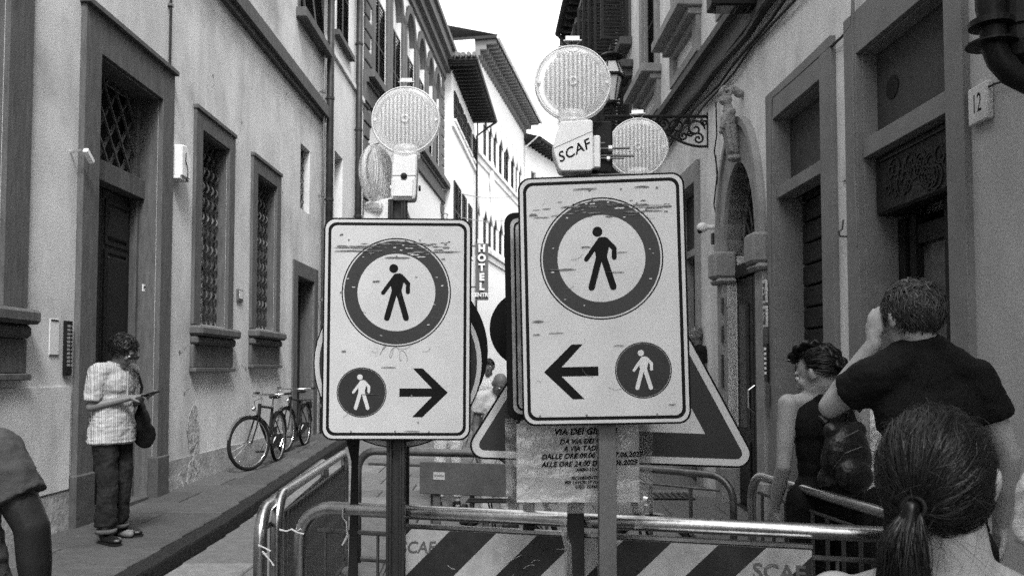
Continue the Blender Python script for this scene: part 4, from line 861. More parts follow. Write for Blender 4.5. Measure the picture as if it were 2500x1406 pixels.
def direction_sign(cpx, cpy, Y, yaw, roll, wd, lab, arrow, postpx, pm, seed, top=None):
    c = at(cpx, cpy, Y); root = empty('traffic_sign', (at(postpx, 1200, Y+.07).x, Y+.07, 0), lab, 'traffic sign')
    L = c-root.location; M = SMt(L, yaw, roll); k = wd/868; hh = wd*1.5
    MB().prism(rrect(wd, hh, .045), -.022, -.0016, M).make('panel', INK, root, bevel=.002)
    flat('white_face', rrect(wd-.014, hh-.014, .04), -.0010, SFACE, root, M)
    MB().ring(rrect(wd-.062, hh-.062, .026), rrect(wd-.038, hh-.038, .034), -.001, -.0006, M).make('border_line', INK, root)
    cx, cy = -5*k, 213*k
    MB().ring(circ(313*k, 64, cx, cy), circ(320*k, 64, cx, cy), -.001, -.0005, M).make('ring_outline', INK, root)
    MB().ring(circ(228*k, 64, cx, cy), circ(305*k, 64, cx, cy), -.001, -.0004, M).make('red_ring', SRING, root)
    figure(root, M, cx, cy, k, 0, INK)
    sx = 1 if arrow == 'l' else -1; ay = -373*k
    ar = [(198, 0), (345, 141), (402, 141), (290, 24), (480, 24), (480, -24), (290, -24), (405, -143), (345, -143)]
    ar = [(sx*(x-515)*k, ay+y*k) for x, y in ar]
    if sx < 0: ar = [(x-.012, y) for x, y in ar]
    flat('arrow', ar, -.0004, INK, root, M)
    bx_, by_ = sx*196*k, ay
    if sx < 0: bx_ -= 0.004
    MB().ring(circ(140*k, 48, bx_, by_), circ(145*k, 48, bx_, by_), -.001, -.0003, M).make('disc_outline', INK, root)
    flat('blue_disc', circ(138*k, 48, bx_, by_), -.0005, SBLUE, root, M); figure(root, M, bx_, by_+2*k, k*.62, 0, WHT)
    # scratches and scuffs: thin films of worn paint
    rnd = random.Random(seed); b = MB()
    for i in range(74):
        if i < 60: x = rnd.gauss(rnd.choice((-.12, .1, .3)), .22)*wd; y = hh*(.5-rnd.choice((.11, .12, .128, .135, .15, .16))+rnd.gauss(0, .006))
        else: x = rnd.uniform(-.45, .45)*wd; y = rnd.uniform(-.47, .45)*hh
        l = rnd.expovariate(1/.035)+.008; t = rnd.uniform(.0006, .0026)
        if abs(x)+l/2 > wd*.44: continue
        P = [(x-l/2, y)]; n = 5
        for j in range(1, n): P.append((x-l/2+l*j/n, y+t*rnd.uniform(.3, 1.6)))
        P.append((x+l/2, y+rnd.uniform(-.001, .001)))
        for j in range(n-1, 0, -1): P.append((x-l/2+l*j/n, y-t*rnd.uniform(.2, 1.3)))
        b.prism(P, .0008, .0011+.00003*i, M)
    for i in range(9):
        x, y = rnd.uniform(-.4, .3)*wd, rnd.uniform(-.4, .4)*hh; a_ = rnd.uniform(-2, 2); l = rnd.uniform(.015, .06)
        b.tube([M @ Vector((x+l*t*math.cos(a_+t*.8), y+l*t*math.sin(a_+t*.8)*.8, .0011)) for t in (0, .3, .6, 1)], .0005, 4)
    if seed == 5:    # faint marker scribble under the ring
        for q in range(3): b.tube([M @ Vector((.0+q*.035-.05+.028*t*math.cos(t*5+q), -.085-.012*q+.022*math.sin(t*7+q*2), .0011)) for t in [j/14 for j in range(15)]], .0007, 4)
    for q in range(7):
        x, y = rnd.uniform(-.42, .42)*wd, rnd.choice((-.46, .44, .40, -.3))*hh; b.prism([(x+rnd.uniform(.3, 1)*.006*math.cos(j*.7), y+rnd.uniform(.3, 1)*.005*math.sin(j*.7)) for j in range(9)], .0008, .0015+.00003*q, M)
    b.make('scratches', mat('scuff_%d' % seed, .14, .7, var=.4, scale=60, bump=0), root, kind='stuff')
    b = MB()
    for i in range(16):
        a = rnd.uniform(0, 2*math.pi) if i > 5 else rnd.uniform(R(50), R(130)); rr_ = rnd.uniform(232, 300)*k; x, y = cx+rr_*math.cos(a), cy+rr_*math.sin(a); l = rnd.uniform(.006, .045 if i < 6 else .016); t = rnd.uniform(.0008, .003)
        b.prism([(x-l/2, y), (x-l*.2, y+t), (x+l*.1, y+t*.5), (x+l*.3, y+t*1.1), (x+l/2, y), (x+l*.2, y-t), (x-l*.1, y-t*.6), (x-l*.3, y-t)], -.0003, .0006+.00003*i, M)
    b.make('worn_paint', WHT, root, kind='stuff')
    px_ = 0; post(root, px_, 0, .0, top if top else L.z-.2+hh*.6, .075 if pm is POSD else .064, pm, 'c' if pm is POSD else 'b')
    for q in (-.35, .35): MB().box(px_-.06, px_+.06, -.045, -.025, L.z+q*hh-.02, L.z+q*hh+.02).make('clamp', GALD, root)
    return root
sL = direction_sign(969, 802, 3.33, 1.5, -.2, .603, 'smaller looking rectangular sign with ring pedestrian and arrow pointing right', 'r', 967, POSD, 5, top=at(967, 489, 3.4)[2])
sR = direction_sign(1473, 730, 2.96, -4.5, 1.2, .605, 'larger looking rectangular sign with ring pedestrian and arrow pointing left', 'l', 1482, POST, 9, top=at(1482, 445, 3.0)[2])
# ---------------------------------------------------------------- warning lamps
def lens_mesh(r_, sign, ribs=.011):
    n = 110; vs = []; idx = {}; fs = []
    for i in range(n+1):
        for j in range(n+1):
            x = (i/n*2-1)*r_; y = (j/n*2-1)*r_; d = math.hypot(x, y)
            if d <= r_*1.005:
                dome = .030*(1-(d/r_)**2)**.5 if d < r_ else 0
                rel = .0019*(math.sin(x*2*math.pi/ribs)+.45*math.sin(y*2*math.pi/.0075)) if d < r_*.80 else (.0004*math.sin(d*2*math.pi/.003))
                if .07*r_ < math.hypot(x, y) < .13*r_: rel = .004
                idx[i, j] = len(vs); vs.append((x, -sign*(.012+dome*.55+rel), y))
    for i in range(n):
        for j in range(n):
            q = [(i, j), (i+1, j), (i+1, j+1), (i, j+1)]
            if all(p in idx for p in q): fs.append(tuple(idx[p] for p in q))
    me = bpy.data.meshes.new('lens'); me.from_pydata(vs, [], fs); me.polygons.foreach_set('use_smooth', [True]*len(fs)); me.update(); return me
def warning_lamp(label, px, py, Y, r_, yaw, body, bm_=None, tilt=0):
    c = at(px, py, Y); root = empty('warning_lamp', c-Vector((0, 0, r_+.2)), label, 'warning lamp', R(yaw)); root.rotation_euler.y = R(tilt)
    c = Vector((0, 0, r_+.2)); T = Matrix.Translation(c)
    for s_ in (1, -1): obj('lens', lens_mesh(r_*.965, s_), LENS, root, T)
    ring = [(c.x+r_*.975*math.cos(a), 0, c.z+r_*.975*math.sin(a)) for a in [2*math.pi*i/48 for i in range(48)]]
    MB().tube(ring, .0095, 8, closed=True).make('rim', LENS, root, smooth=True)
    for s_ in (1, -1):
        r2 = [(c.x+r_*.99*math.cos(a), s_*.014, c.z+r_*.99*math.sin(a)) for a in [2*math.pi*i/48 for i in range(48)]]
        MB().tube(r2, .0028, 5, closed=True).make('rim_bead', PLAST, root, smooth=True)
    MB().box(-.012, .012, -.012, .012, c.z-r_*.9, c.z-r_*.55).make('bulb_holder', GALV, root, bevel=.004)
    MB().lathe([(.004, 0), (.012, .02), (.012, .05), (.004, .062)], 12, Matrix.Translation((0, 0, c.z-r_*.3))).make('bulb', PLAST, root, smooth=True)
    MB().lathe([(.05, -.022), (.062, -.02), (.062, -.004), (.055, 0), (.06, .008), (.05, .03)], 24, Matrix.Translation((0, 0, .205)) @ Matrix.Diagonal((1, .6, 1, 1))).make('collar', LENS, root, smooth=True)
    # spare clip on top
    z = c.z+r_*.985; b = MB(); b.tube([(-.034, 0, z+.026), (.034, 0, z+.026), (.002, -.004, z-.004), (-.002, -.004, z-.004)], .003, 6, closed=True); b.box(-.026, .026, -.004, .004, z+.026, z+.042); b.make('hanger', GALV, root)
    for s_ in (-1, 1): MB().lathe([(.006, -.02), (.006, .02)], 10, Matrix.Translation((s_*r_*.9, 0, c.z)) @ Matrix.Rotation(R(90), 4, 'X')).make('screw', PLAST, root)
    X = Matrix(((1, 0, 0, 0), (0, 0, 1, 0), (0, 1, 0, 0), (0, 0, 0, 1)))
    if body == 'front':
        MB().prism([(-.050, .19), (.052, .19), (.046, .02), (.040, -.0), (-.052, -.0), (-.058, .02)], -.035, .035, X).make('battery_box', PLAST, root, bevel=.006)
        MB().prism([(-.042, .085), (-.015, .085), (-.015, .078), (.015, .078), (.015, .085), (.038, .085), (.034, .012), (-.046, .012)], -.045, -.036, X).make('latch', PLAST, root, bevel=.002)
        MB().box(-.054, .05, -.0362, -.0355, .1, .1025).make('seam', POST, root)
        MB().lathe([(.0, .014), (.009, .012), (.0135, .006), (.0135, 0)], 16, Matrix.Translation((-.002, -.036, .098)) @ Matrix.Rotation(R(90), 4, 'X')).make('lock_knob', IRON, root)
        for s_ in (-1, 1): MB().lathe([(.012, 0), (.012, .008)], 14, Matrix.Translation((s_*.055, 0, .055)) @ Matrix.Rotation(R(90*s_), 4, 'Y')).make('side_bolt', CHR if s_ < 0 else IRON, root)
    elif body == 'side':
        MB().prism([(-.052, .178), (-.048, .186), (.066, .192), (.070, .186), (.073, .012), (.062, .004), (-.045, .002), (-.055, .012), (-.074, .075), (-.076, .1)], -.04, .04, X).make('battery_box', PLAST, root, bevel=.006)
        MB().tube([(-.075, -.0405, .085), (.07, -.0405, .15)], .0009, 4).make('seam', IRON, root)
        text('SCAF', .052, INK, root, Matrix.Translation((.0, -.0406, .075)) @ Matrix.Rotation(R(90), 4, 'X') @ Matrix.Rotation(R(26), 4, 'Z'), 'handwriting', shear=.25, off=.0007, spacing=1.1)
        MB().box(.074, .1, -.02, .02, .02, .14).make('bracket', PLAST, root, bevel=.004)
        for z, l in ((.118, .0), (.062, .07), ): MB().tube([(.07, .01, z), (.12+l, .0, z-.002)], .0035, 8).make('bolt', GALD, root)
        MB().lathe([(.01, 0), (.01, .012)], 6, Matrix.Translation((.125, .003, .06)) @ Matrix.Rotation(R(90), 4, 'Y')).make('nut', CHR, root)
    else: MB().box(-.05, .05, -.03, .03, .0, .19).make('battery_box', PLAST, root, bevel=.01)
    return root
l1 = warning_lamp('round warning lamp upright on the arrow pointing right sign', 991, 288, 3.40, .141, 0, 'front')
l1.location.z = at(990, 492, 3.40)[2]; 
l2 = warning_lamp('highest and biggest round warning lamp, its box marked SCAF', 1398, 205, 3.0, .139, 0, 'side')
l3 = warning_lamp('smallest round warning lamp half hidden behind the arrow pointing left sign', 1557, 362, 3.55, .128, -8, 'back')
l4 = warning_lamp('warning lamp seen edge on left of the white battery box', 920, 420, 3.5, .122, 78, 'none') if 0 else None
# the fourth lamp, turned edge-on, carried by a flat white arm
c = at(921, 427, 3.5); r = empty('warning_lamp', c-Vector((0, 0, .16)), 'warning lamp turned edge on beside the left lamp, over the pale arm', 'warning lamp', R(72))
for s_ in (1, -1): obj('lens', lens_mesh(.12, s_*1.6), LENS, r, Matrix.Translation((0, 0, .16)))
MB().tube([(.122*math.cos(a), 0, .16+.122*math.sin(a)) for a in [2*math.pi*i/40 for i in range(40)]], .01, 8, closed=True).make('rim', LENS, r, smooth=True)
MB().box(-.05, .05, -.04, .04, -.005, .035).make('collar', LENS, r, bevel=.01); MB().tube([(-.03, 0, .285), (0, -.02, .30), (.02, -.075, .26)], .004, 6).make('hanger', GALV, r)
c = at(915, 498, 3.5); r = empty('battery_case', c, 'pale flat battery case carrying the edge on lamp behind the left sign', 'battery case', 0)
MB().prism([(-.04, 0), (.12, .03), (.16, -.08), (-.045, -.08)], -.03, .03, Matrix(((1, 0, 0, 0), (0, 0, 1, 0), (0, 1, 0, 0), (0, 0, 0, 1)))).make('case', PLAST, r, bevel=.006)
# clamp block behind the right hand lamps
c = at(1462, 350, 3.06); r = empty('lamp_clamp', c, 'dark greasy metal clamp joining the two right hand lamps', 'clamp')
MB().box(-.035, .05, -.02, .05, -.12, .08).make('block', BLK, r, bevel=.006); MB().tube([(-.01, -.03, -.03), (.11, -.05, -.032)], .0045, 8).make('rod', GALD, r); MB().tube([(.0, -.03, -.055), (.125, -.05, -.062)], .0045, 8).make('rod', GALD, r)
MB().box(-.1, .12, -.03, .02, -.15, -.121).make('foot', GALD, r, bevel=.004); MB().lathe([(.012, 0), (.012, .014)], 6, Matrix.Translation((.03, -.045, -.03)) @ Matrix.Rotation(R(90), 4, 'Y')).make('nut', CHR, r)
# ---------------------------------------------------------------- sign backs and further signs
def tri(d, r_, n=7):
    P = []
    for a0 in (90, 210, 330):
        cx, cy = d*math.cos(R(a0)), d*math.sin(R(a0))
        for i in range(n+1): a = R(a0-60+120*i/n); P.append((cx+r_*math.cos(a), cy+r_*math.sin(a)))
    return P
Yt = 3.42; kt = Yt/2000; c = at(1496, 918, Yt); r = empty('warning_sign', (at(1405, 1200, 3.36).x, 3.36, 0), 'big triangular warning sign with white edge, mostly hidden behind the rectangular signs', 'traffic sign')
M = SMt(c-r.location, 0, -2.0); s_ = kt
MB().prism(tri(356*s_, 34*s_), -.02, -.0016, M).make('panel', INK, r, bevel=.002)
flat('white_edge', tri(356*s_, 29*s_), -.001, SFACE, r, M); flat('red_band', tri(353*s_, 14*s_), -.0005, SRING, r, M); flat('white_field', tri(262*s_, 1*s_), 0, SFACE, r, M)
post(r, 0, 0, 0, (c-r.location).z+.3, .066, POSD, 'b')
def disc_sign(px, py, Y, rpx, lab, m0, m1, yaw=0, txt=None, rim=.93):
    c = at(px, py, Y); rr_ = rpx*Y/2000; r = empty('round_sign', (c.x, Y, 0), lab, 'traffic sign'); M = SMt(c-r.location, yaw, 0)
    MB().prism(circ(rr_), -.02, -.0016, M).make('panel', INK, r, bevel=.002)
    flat('rim', circ(rr_*.985), -.001, m1, r, M); flat('face', circ(rr_*rim), -.0004, m0, r, M)
    if txt: text(txt, .035, WHT, r, M @ Matrix.Translation((-rr_*.35, rr_*.3, .0005)), shear=.3)
    post(r, 0, .03, 0, c.z, .05, POSD, 'b'); return r
disc_sign(972, 886, 3.56, 207, 'round sign with worn pale rim directly behind the arrow pointing right sign', SRING, SFACE)
disc_sign(985, 856, 3.80, 206, 'black round sign furthest back behind the arrow pointing right sign', INK, INK)
disc_sign(1291, 802, 3.5, 96, 'small black round sign back between the two rectangular signs', INK, INK, txt='S/S.')
c = at(1434, 768, 3.16); r = empty('board_sign', (c.x, 3.2, 0), 'scuffed rectangular sign peeping out behind the left edge of the arrow pointing left sign', 'traffic sign'); M = SMt(c-r.location, 3, 1)
MB().prism(rrect(.63, .80, .04), -.03, -.0016, M).make('panel', INK, r, bevel=.003); flat('face', rrect(.585, .755, .03), -.001, mat('scuffed_face', .30, .6, var=.3, scale=9, bump=.1, dirt=.7, dirtc=.06, dscale=7), r, M)
MB().ring(rrect(.545, .715, .02), rrect(.56, .73, .025), -.001, -.0006, M).make('border_line', INK, r)
post(r, .08, .0, 0, 1.9, .05, POSD, 'b')
# black leg seen below the left sign
p = at(862, 1072, 3.7); r = empty('support_stand', (p.x, 3.7, 0), 'black tapered support foot under the left sign above the barrier corner', 'support')
MB().prism([(-.035, p.z+.02), (.03, p.z+.02), (.022, p.z-.12), (.03, .02), (-.03, .02), (-.005, p.z-.1)], -.01, .01, Matrix(((1, 0, 0, 0), (0, 0, 1, 0), (0, 1, 0, 0), (0, 0, 0, 1)))).make('leg', BLK, r)
# ---------------------------------------------------------------- plastic sleeved notice
c = at(1410, 1150, 3.2); r = empty('street_notice', c-Vector((0, 0, .2)), 'paper notice about street hours in crumpled clear plastic tied to the dark post', 'notice'); k = 3.2/2000
def crumple(name, x0, x1, y0, y1, amp, m, off, seed, nx=60, ny=44, ragged=0):
    vs = []; fs = []
    for j in range(ny+1):
        for i in range(nx+1):
            u, v = i/nx, j/ny; x = x0+(x1-x0)*u; z = y0+(y1-y0)*v
            if ragged:
                e = ragged*noise.noise(Vector((x*9, z*9, seed))); x += e*(u-.5)*2; z += e*(v-.5)*2
            d = amp*(noise.noise(Vector((x*7, z*13, seed)))+.5*noise.noise(Vector((x*24+z*10, z*38, seed+3)))+.12*abs(noise.noise(Vector((x*40, z*50, seed)))))
            vs.append((x, off+d, z))
    for j in range(ny):
        for i in range(nx): a = j*(nx+1)+i; fs.append((a, a+1, a+nx+2, a+nx+1))
    me = bpy.data.meshes.new(name); me.from_pydata(vs, [], fs); me.polygons.foreach_set('use_smooth', [True]*len(fs)); me.update(); return obj(name, me, m, r)
zt = .2+(1150-1035)*k; zb = .2+(1150-1232)*k
crumple('paper_sheet', (1262-1410)*k, (1560-1410)*k, zb+.012, zt, .006, PAPW, 0, 2)
for x0, x1, y0, y1 in ((1234, 1263, zb-.02, zt+.02), (1559, 1592, zb-.02, zt+.02)): crumple('plastic_sleeve', (x0-1410)*k, (x1-1410)*k, y0, y1, .02, FILM, -.004, x0, 14, 60, .01)
crumple('plastic_sleeve', (1263-1410)*k, (1559-1410)*k, zb-.03, zb+.0118, .012, FILM, -.004, 4, 50, 8)
X = Matrix.Rotation(R(90), 4, 'X')
for s, px, py, sz in (('VIA DEI GINORI', 1352, 1056, 23), ('DA VIA DEI GORI', 1366, 1079, 17.5), ('A VIA TADDEA', 1375, 1096, 17.5), ('DALLE ORE 09.00 DEL 17.06.2025', 1322, 1115, 18), ('ALLE ORE 24.00 DEL 18.06.2025', 1322, 1134, 18), ('AMBO I LATI', 1406, 1146, 11), ('RICHIEDENTE AQUA', 1394, 1166, 11), ('PER LAVORI DI PUBBLICA', 1378, 1177, 10.5), ('ORD. 2294/2025', 1403, 1187, 11)):
    t_ = text(s, sz*k*.93, INK, r, Matrix.Translation(((px-1410)*k, -.0095, .2+(1150-py)*k)) @ X @ Matrix.Rotation(R(1.6), 4, 'Z'), 'lettering', shear=.25, off=.0009*sz/20, align='LEFT', spacing=1.02)
for (pts, wd, lab) in (([(1372, 1225), (1374, 1290), (1386, 1330), (1392, 1406)], .022, 'wider strip of clear tape trailing down the dark post'), ([(1425, 1232), (1442, 1290), (1458, 1340), (1462, 1406)], .014, 'narrow twisted strip of clear tape between the two posts'), ([(1552, 1235), (1562, 1262), (1558, 1290)], .03, 'torn plastic flap hanging at the lower right corner of the notice')):
    P = [at(x, y, 3.24) for x, y in pts]; vs = []; n = len(P)
    for i, p in enumerate(P): w_ = wd*(1-.6*i/n); a = .9*math.sin(i*1.7); vs += [p+Vector((-w_, 0, 0))*math.cos(a)+Vector((0, w_*math.sin(a), 0)), p+Vector((w_*math.cos(a), -w_*math.sin(a), 0))]
    tag(MB().add(vs, [(2*i, 2*i+1, 2*i+3, 2*i+2) for i in range(n-1)]).make('tape_strip', FILM), lab, 'tape')
# ---------------------------------------------------------------- barriers
def barrier(p0, p1, h, label, tr=.02, m=GALV, pitch=.125, bars=True, m2=None, foot=True, bar_r=.0075, top_gap=.07):
    p0 = Vector(p0); p1 = Vector(p1); L = (p1-p0).length; a = math.atan2((p1-p0).y, (p1-p0).x); m2 = m2 or GALD
    r = empty('crowd_barrier', (p0.x, p0.y, 0), label, 'barrier', a, 'steel crowd barriers around the roadworks'); q = .15
    P = [(0, 0, .14)] + [(q-q*math.cos(t), 0, h-q+q*math.sin(t)) for t in [i*math.pi/2/8 for i in range(9)]] + [(L-q+q*math.sin(t), 0, h-q+q*math.cos(t)) for t in [i*math.pi/2/8 for i in range(9)]] + [(L, 0, .14)]
    MB().tube(P, tr, 12).make('frame', m, r, smooth=True)
    MB().tube([(tr, 0, .17), (L-tr, 0, .17)], tr*.7, 8).make('bottom_rail', m2, r)
    MB().tube([(q*.6, 0, h-tr-top_gap), (L-q*.6, 0, h-tr-top_gap)], tr*.35, 6).make('upper_rail', m2, r)
    if bars:
        n = int(L/pitch); bm_ = MB().tube([(0, 0, .17), (0, 0, h-tr-top_gap)], bar_r, 6).mesh('bar'); bm_.materials.append(m2)
        for i in range(1, n): o = bpy.data.objects.new('bar', bm_); COL.objects.link(o); o.parent = r; o.location = (L*i/n, 0, 0)
    if foot:
        for x in (.25, L-.25): MB().tube([(x, -.3, .02), (x, -.2, .035), (x, 0, .16), (x, .2, .035), (x, .3, .02)], .02, 6).make('foot', m2, r)
    return r
fb = barrier((-.965, 3.775), (1.62, 3.085), 1.0, 'front crowd barrier carrying the striped board, across the bottom of the view', tr=.031, bars=True, m2=GALD)
barrier((-1.16, 4.08), (-1.275, 6.3), 1.0, 'left side barrier with bright top rail running back from the front corner', tr=.028, pitch=.1, bar_r=.011)
barrier((-1.175, 3.86), (-1.36, 6.0), .965, 'outermost left barrier, only its curved near end showing', tr=.03, pitch=.12)
bk = barrier((-1.2, 6.42), (-.0, 6.12), 1.0, 'far barrier carrying the grey panel with a small white sticker', tr=.03, m=GALD, pitch=.3, bar_r=.02)
barrier((.03, 6.1), (1.34, 5.0), .98, 'far barrier seen below the triangular sign', tr=.022, m=GALD, pitch=.28, bar_r=.014)
barrier((1.335, 4.6), (1.525, 3.08), 1.05, 'right side barrier with bright sloping rail before the woman with the backpack', tr=.024, pitch=.13, bar_r=.009)
pa = empty('grey_panel', (-.69, 6.22, .0), 'dull grey panel with white sticker strapped to the far barrier', 'panel', math.atan2(-.3, 1.2))
MB().box(0, .72, -.02, .0, .70, .94).make('board', mat('grey_panel', .085, .6, var=.2, scale=8), pa, bevel=.004); MB().box(.11, .20, -.023, -.0205, .81, .865).make('sticker', PAPER, pa); text('OMEGA', .022, INK, pa, Matrix.Translation((.155, -.0235, .838)) @ X, 'lettering')
MB().box(.1, .155, -.0, .02, .1, .70).make('leg', POST, pa)
# ties
for i, (pts, lab) in enumerate((([(682, 1292), (700, 1296), (712, 1291), (728, 1300), (742, 1303), (722, 1298), (735, 1290)], 'white cord tying the front barrier to the side barrier'), ([(630, 1330), (645, 1336), (660, 1344), (650, 1352), (640, 1345), (662, 1370), (668, 1380)], 'white cord knotted round the outermost barrier end'), ([(838, 1238), (836, 1262), (846, 1275), (848, 1310), (836, 1330), (850, 1300)], 'frayed tape hanging from the front rail'))):
    P = [at(x, y, 3.68) for x, y in pts]; tag(MB().tube(P, [.0028 if j % 2 else .0042 for j in range(len(P))], 5).make('tie_cord', PAPER), lab, 'cord')
# striped board on the front barrier
a = math.atan2(3.085-3.775, 1.62+.965); fl = Vector((math.cos(a), math.sin(a), 0)); fn = Vector((math.sin(a), -math.cos(a), 0))
P0 = Vector((-.965, 3.775, 0)) + fl*.50 + fn*.045
r = empty('striped_board', P0, 'black and white diagonally striped barricade board hung on the front barrier', 'barricade board', a); bl_, bt, bb_ = 1.70, .945, .58
MB().box(0, bl_, -.012, .012, bb_, bt).make('board', GALD, r, bevel=.003)
MB().box(0, bl_, -.016, .016, bt+.001, bt+.014).make('top_lip', GALV, r)
def clipx(P, lo, hi):
    for sgn, lim in ((1, lo), (-1, hi)):
        o = []
        for i in range(len(P)):
            p, q = P[i-1], P[i]; a_, b_ = sgn*(p[0]-lim) >= 0, sgn*(q[0]-lim) >= 0
            if a_ != b_: t = (lim-p[0])/(q[0]-p[0]); o.append((lim, p[1]+t*(q[1]-p[1])))
            if b_: o.append(q)
        P = o
        if not P: return P
    return P
X3 = Matrix(((1, 0, 0, 0), (0, 0, -1, 0), (0, 1, 0, 0), (0, 0, 0, 1)))
flat('white_face', [(.004, bb_+.01), (bl_-.004, bb_+.01), (bl_-.004, bt-.006), (.004, bt-.006)], .0128, mat('board_white', .36, .5, var=.14, scale=5, bump=.05, dirt=.6, dirtc=.12, dscale=3), r, X3, .0006)
xs = [(-.19, .065), (.24, .445), (.62, .80), (.98, 1.17), (1.35, 1.53), (1.72, 1.9)]
BST = mat('board_dark', .022, .5, var=.2, scale=8, bump=.04, dirt=.4, dirtc=.06, dscale=6)
for x0, x1 in xs:
    hgt = bt-bb_-.016; P = clipx([(x0-hgt*1.0, bb_+.01), (x1-hgt*1.0, bb_+.01), (x1, bt-.006), (x0, bt-.006)], .004, bl_-.004)
    if len(P) > 2: flat('dark_stripe', P, .0134, BST, r, X3)
text('SCAF.', .085, POST, r, Matrix.Translation((bl_-.115, -.0142, bt-.10)) @ X, 'stencil_letters', off=.002)
text('SCAF', .07, POST, r, Matrix.Translation((.09, -.0142, bt-.085)) @ X @ Matrix.Rotation(R(3), 4, 'Z'), 'stencil_letters', off=.001, shear=.2)
rnd = random.Random(4); b = MB()
for i in range(14):
    x, z = rnd.uniform(.1, bl_-.1), rnd.uniform(bb_+.03, bt-.03); dx, dz = rnd.uniform(-.1, .1), rnd.uniform(-.06, .03); cz = rnd.uniform(-.03, .03)
    b.tube([(x+dx*t, -.0145, min(z+dz*t+cz*t*(1-t), bt-.01)) for t in (0, .25, .5, .75, 1)], .0009, 4)
b.make('scratches', PAPER, r, kind='stuff')
# ---------------------------------------------------------------- bicycles
def bicycle(loc, rz, label, steer=0, lean=0, s=1.0, rack=False):
    root = empty('bicycle', loc, label, 'bicycle', rz, 'bicycles'); root.rotation_euler = (lean, 0, rz); root.scale = (s, s, s); WR = .35
    X0, X1 = -.52, .55
    def wheel(x, piv=None):
        w_ = obj('wheel', MB().lathe([(.018, -.035), (.028, -.02), (.018, 0), (.028, .02), (.018, .035)], 12, Matrix.Rotation(R(90), 4, 'X')).mesh('wheel'), CHR, root, (piv or Matrix()) @ Matrix.Translation((x, 0, WR)))
        c = [(WR*.97*math.cos(t), 0, WR*.97*math.sin(t)) for t in [2*math.pi*i/40 for i in range(40)]]
        MB().tube(c, .025, 8, closed=True).make('tyre', BLK, w_, smooth=True)
        MB().tube([(x_*.93, 0, z_*.93) for x_, _, z_ in c], .009, 6, closed=True).make('rim', CHR, w_, smooth=True)
        b = MB()
        for i in range(20): t = 2*math.pi*i/20; t2 = t+(.35 if i % 2 else -.35); sd_ = .025 if i % 4 < 2 else -.025; b.tube([(.02*math.cos(t2), sd_, .02*math.sin(t2)), (WR*.9*math.cos(t), 0, WR*.9*math.sin(t))], .0016, 3, cap=False)
        b.make('spokes', CHR, w_, kind='stuff'); return w_
    wheel(X0)
    hd = Vector((.38, 0, .86)); ax = Vector((.42-.38, 0, .70-.86)).normalized()
    piv = Matrix.Translation(hd) @ Matrix.Rotation(steer, 4, 'Z') @ Matrix.Translation(-hd); wheel(X1, piv)
    b = MB(); BB = (-.05, 0, .30); ST_ = (-.22, 0, .78); HT = (.36, 0, .86); HB = (.41, 0, .68)
    for p, q, t in ((BB, ST_, .02), (HB, BB, .024), (ST_, (.365, 0, .83), .018), (HT, HB, .025)): b.tube([p, q], t, 8)
    for y in (-.05, .05): b.tube([BB, (X0, y, WR)], .009, 6); b.tube([(-.2, 0, .74), (X0, y, WR)], .008, 6)
    b.make('frame', IRON, root)
    b = MB()
    for y in (-.045, .045): b.tube([(.42, y*.8, .70), (.47, y, .55), (X1, y, WR)], .011, 6)
    b.tube([(.42, -.045, .7), (.42, .045, .7)], .014, 6); b.make('fork', IRON, root, piv)
    MB().tube([HT, (.345, 0, .98)], .013, 8).make('stem', CHR, root, piv)
    MB().tube([(.12, -.30, 1.0), (.24, -.28, .99), (.34, -.16, .99), (.36, 0, .98), (.34, .16, .99), (.24, .28, .99), (.12, .30, 1.0)], .011, 8).make('handlebar', CHR, root, piv, smooth=True)
    for y in (-1, 1): MB().tube([(.11, y*.302, 1.0), (.22, y*.288, .993)], .017, 8).make('grip', BLK, root, piv); MB().tube([(.33, y*.2, .97), (.22, y*.24, .95)], .006, 5).make('brake_lever', CHR, root, piv)
    MB().tube([(.38, .05, .95), (.5, .03, .9), (.44, .02, .7)], .004, 5).make('cable', BLK, root, piv)
    MB().tube([ST_, (-.25, 0, .90)], .012, 8).make('seat_post', CHR, root)
    obj('saddle', blobmesh([('e', (-.31, 0, .935), (.10, .085, .03)), ('c', (-.25, 0, .94), .04, (-.10, 0, .935), .016)], .008, 2, 'saddle'), LEA, root)
    for x, pv in ((X0, None), (X1, piv)):
        a0 = 30 if pv is None else 10; b = MB(); pts = [R(a0+i*12) for i in range(13)]
        for i in range(12):
            t, u_ = pts[i], pts[i+1]; r_ = WR+.025
            b.add([(x+r_*math.cos(t), -.028, WR+r_*math.sin(t)), (x+r_*math.cos(t), .028, WR+r_*math.sin(t)), (x+r_*math.cos(u_), .028, WR+r_*math.sin(u_)), (x+r_*math.cos(u_), -.028, WR+r_*math.sin(u_))], [(0, 1, 2, 3)])
        b.make('mudguard', IRON if pv is None else CHR, root, pv)
    MB().lathe([(.09, -.004), (.09, .004)], 24, Matrix.Translation((-.05, .045, .3)) @ Matrix.Rotation(R(90), 4, 'X')).make('chainring', CHR, root)
    MB().prism([(-.56, .33), (-.05, .2), (.05, .3), (-.03, .41), (-.5, .40)], .05, .065, Matrix(((1, 0, 0, 0), (0, 0, 1, 0), (0, 1, 0, 0), (0, 0, 0, 1)))).make('chain_guard', IRON, root)
    for y, dx in ((-.1, .12), (.1, -.12)): MB().tube([(-.05, y*.6, .3), (-.05+dx, y*.8, .3-dx*.9)], .008, 5).make('crank', CHR, root); MB().box(-.09+dx, -.01+dx, y*.8-.05, y*.8+.05, .29-dx*.9, .31-dx*.9).make('pedal', BLK, root)
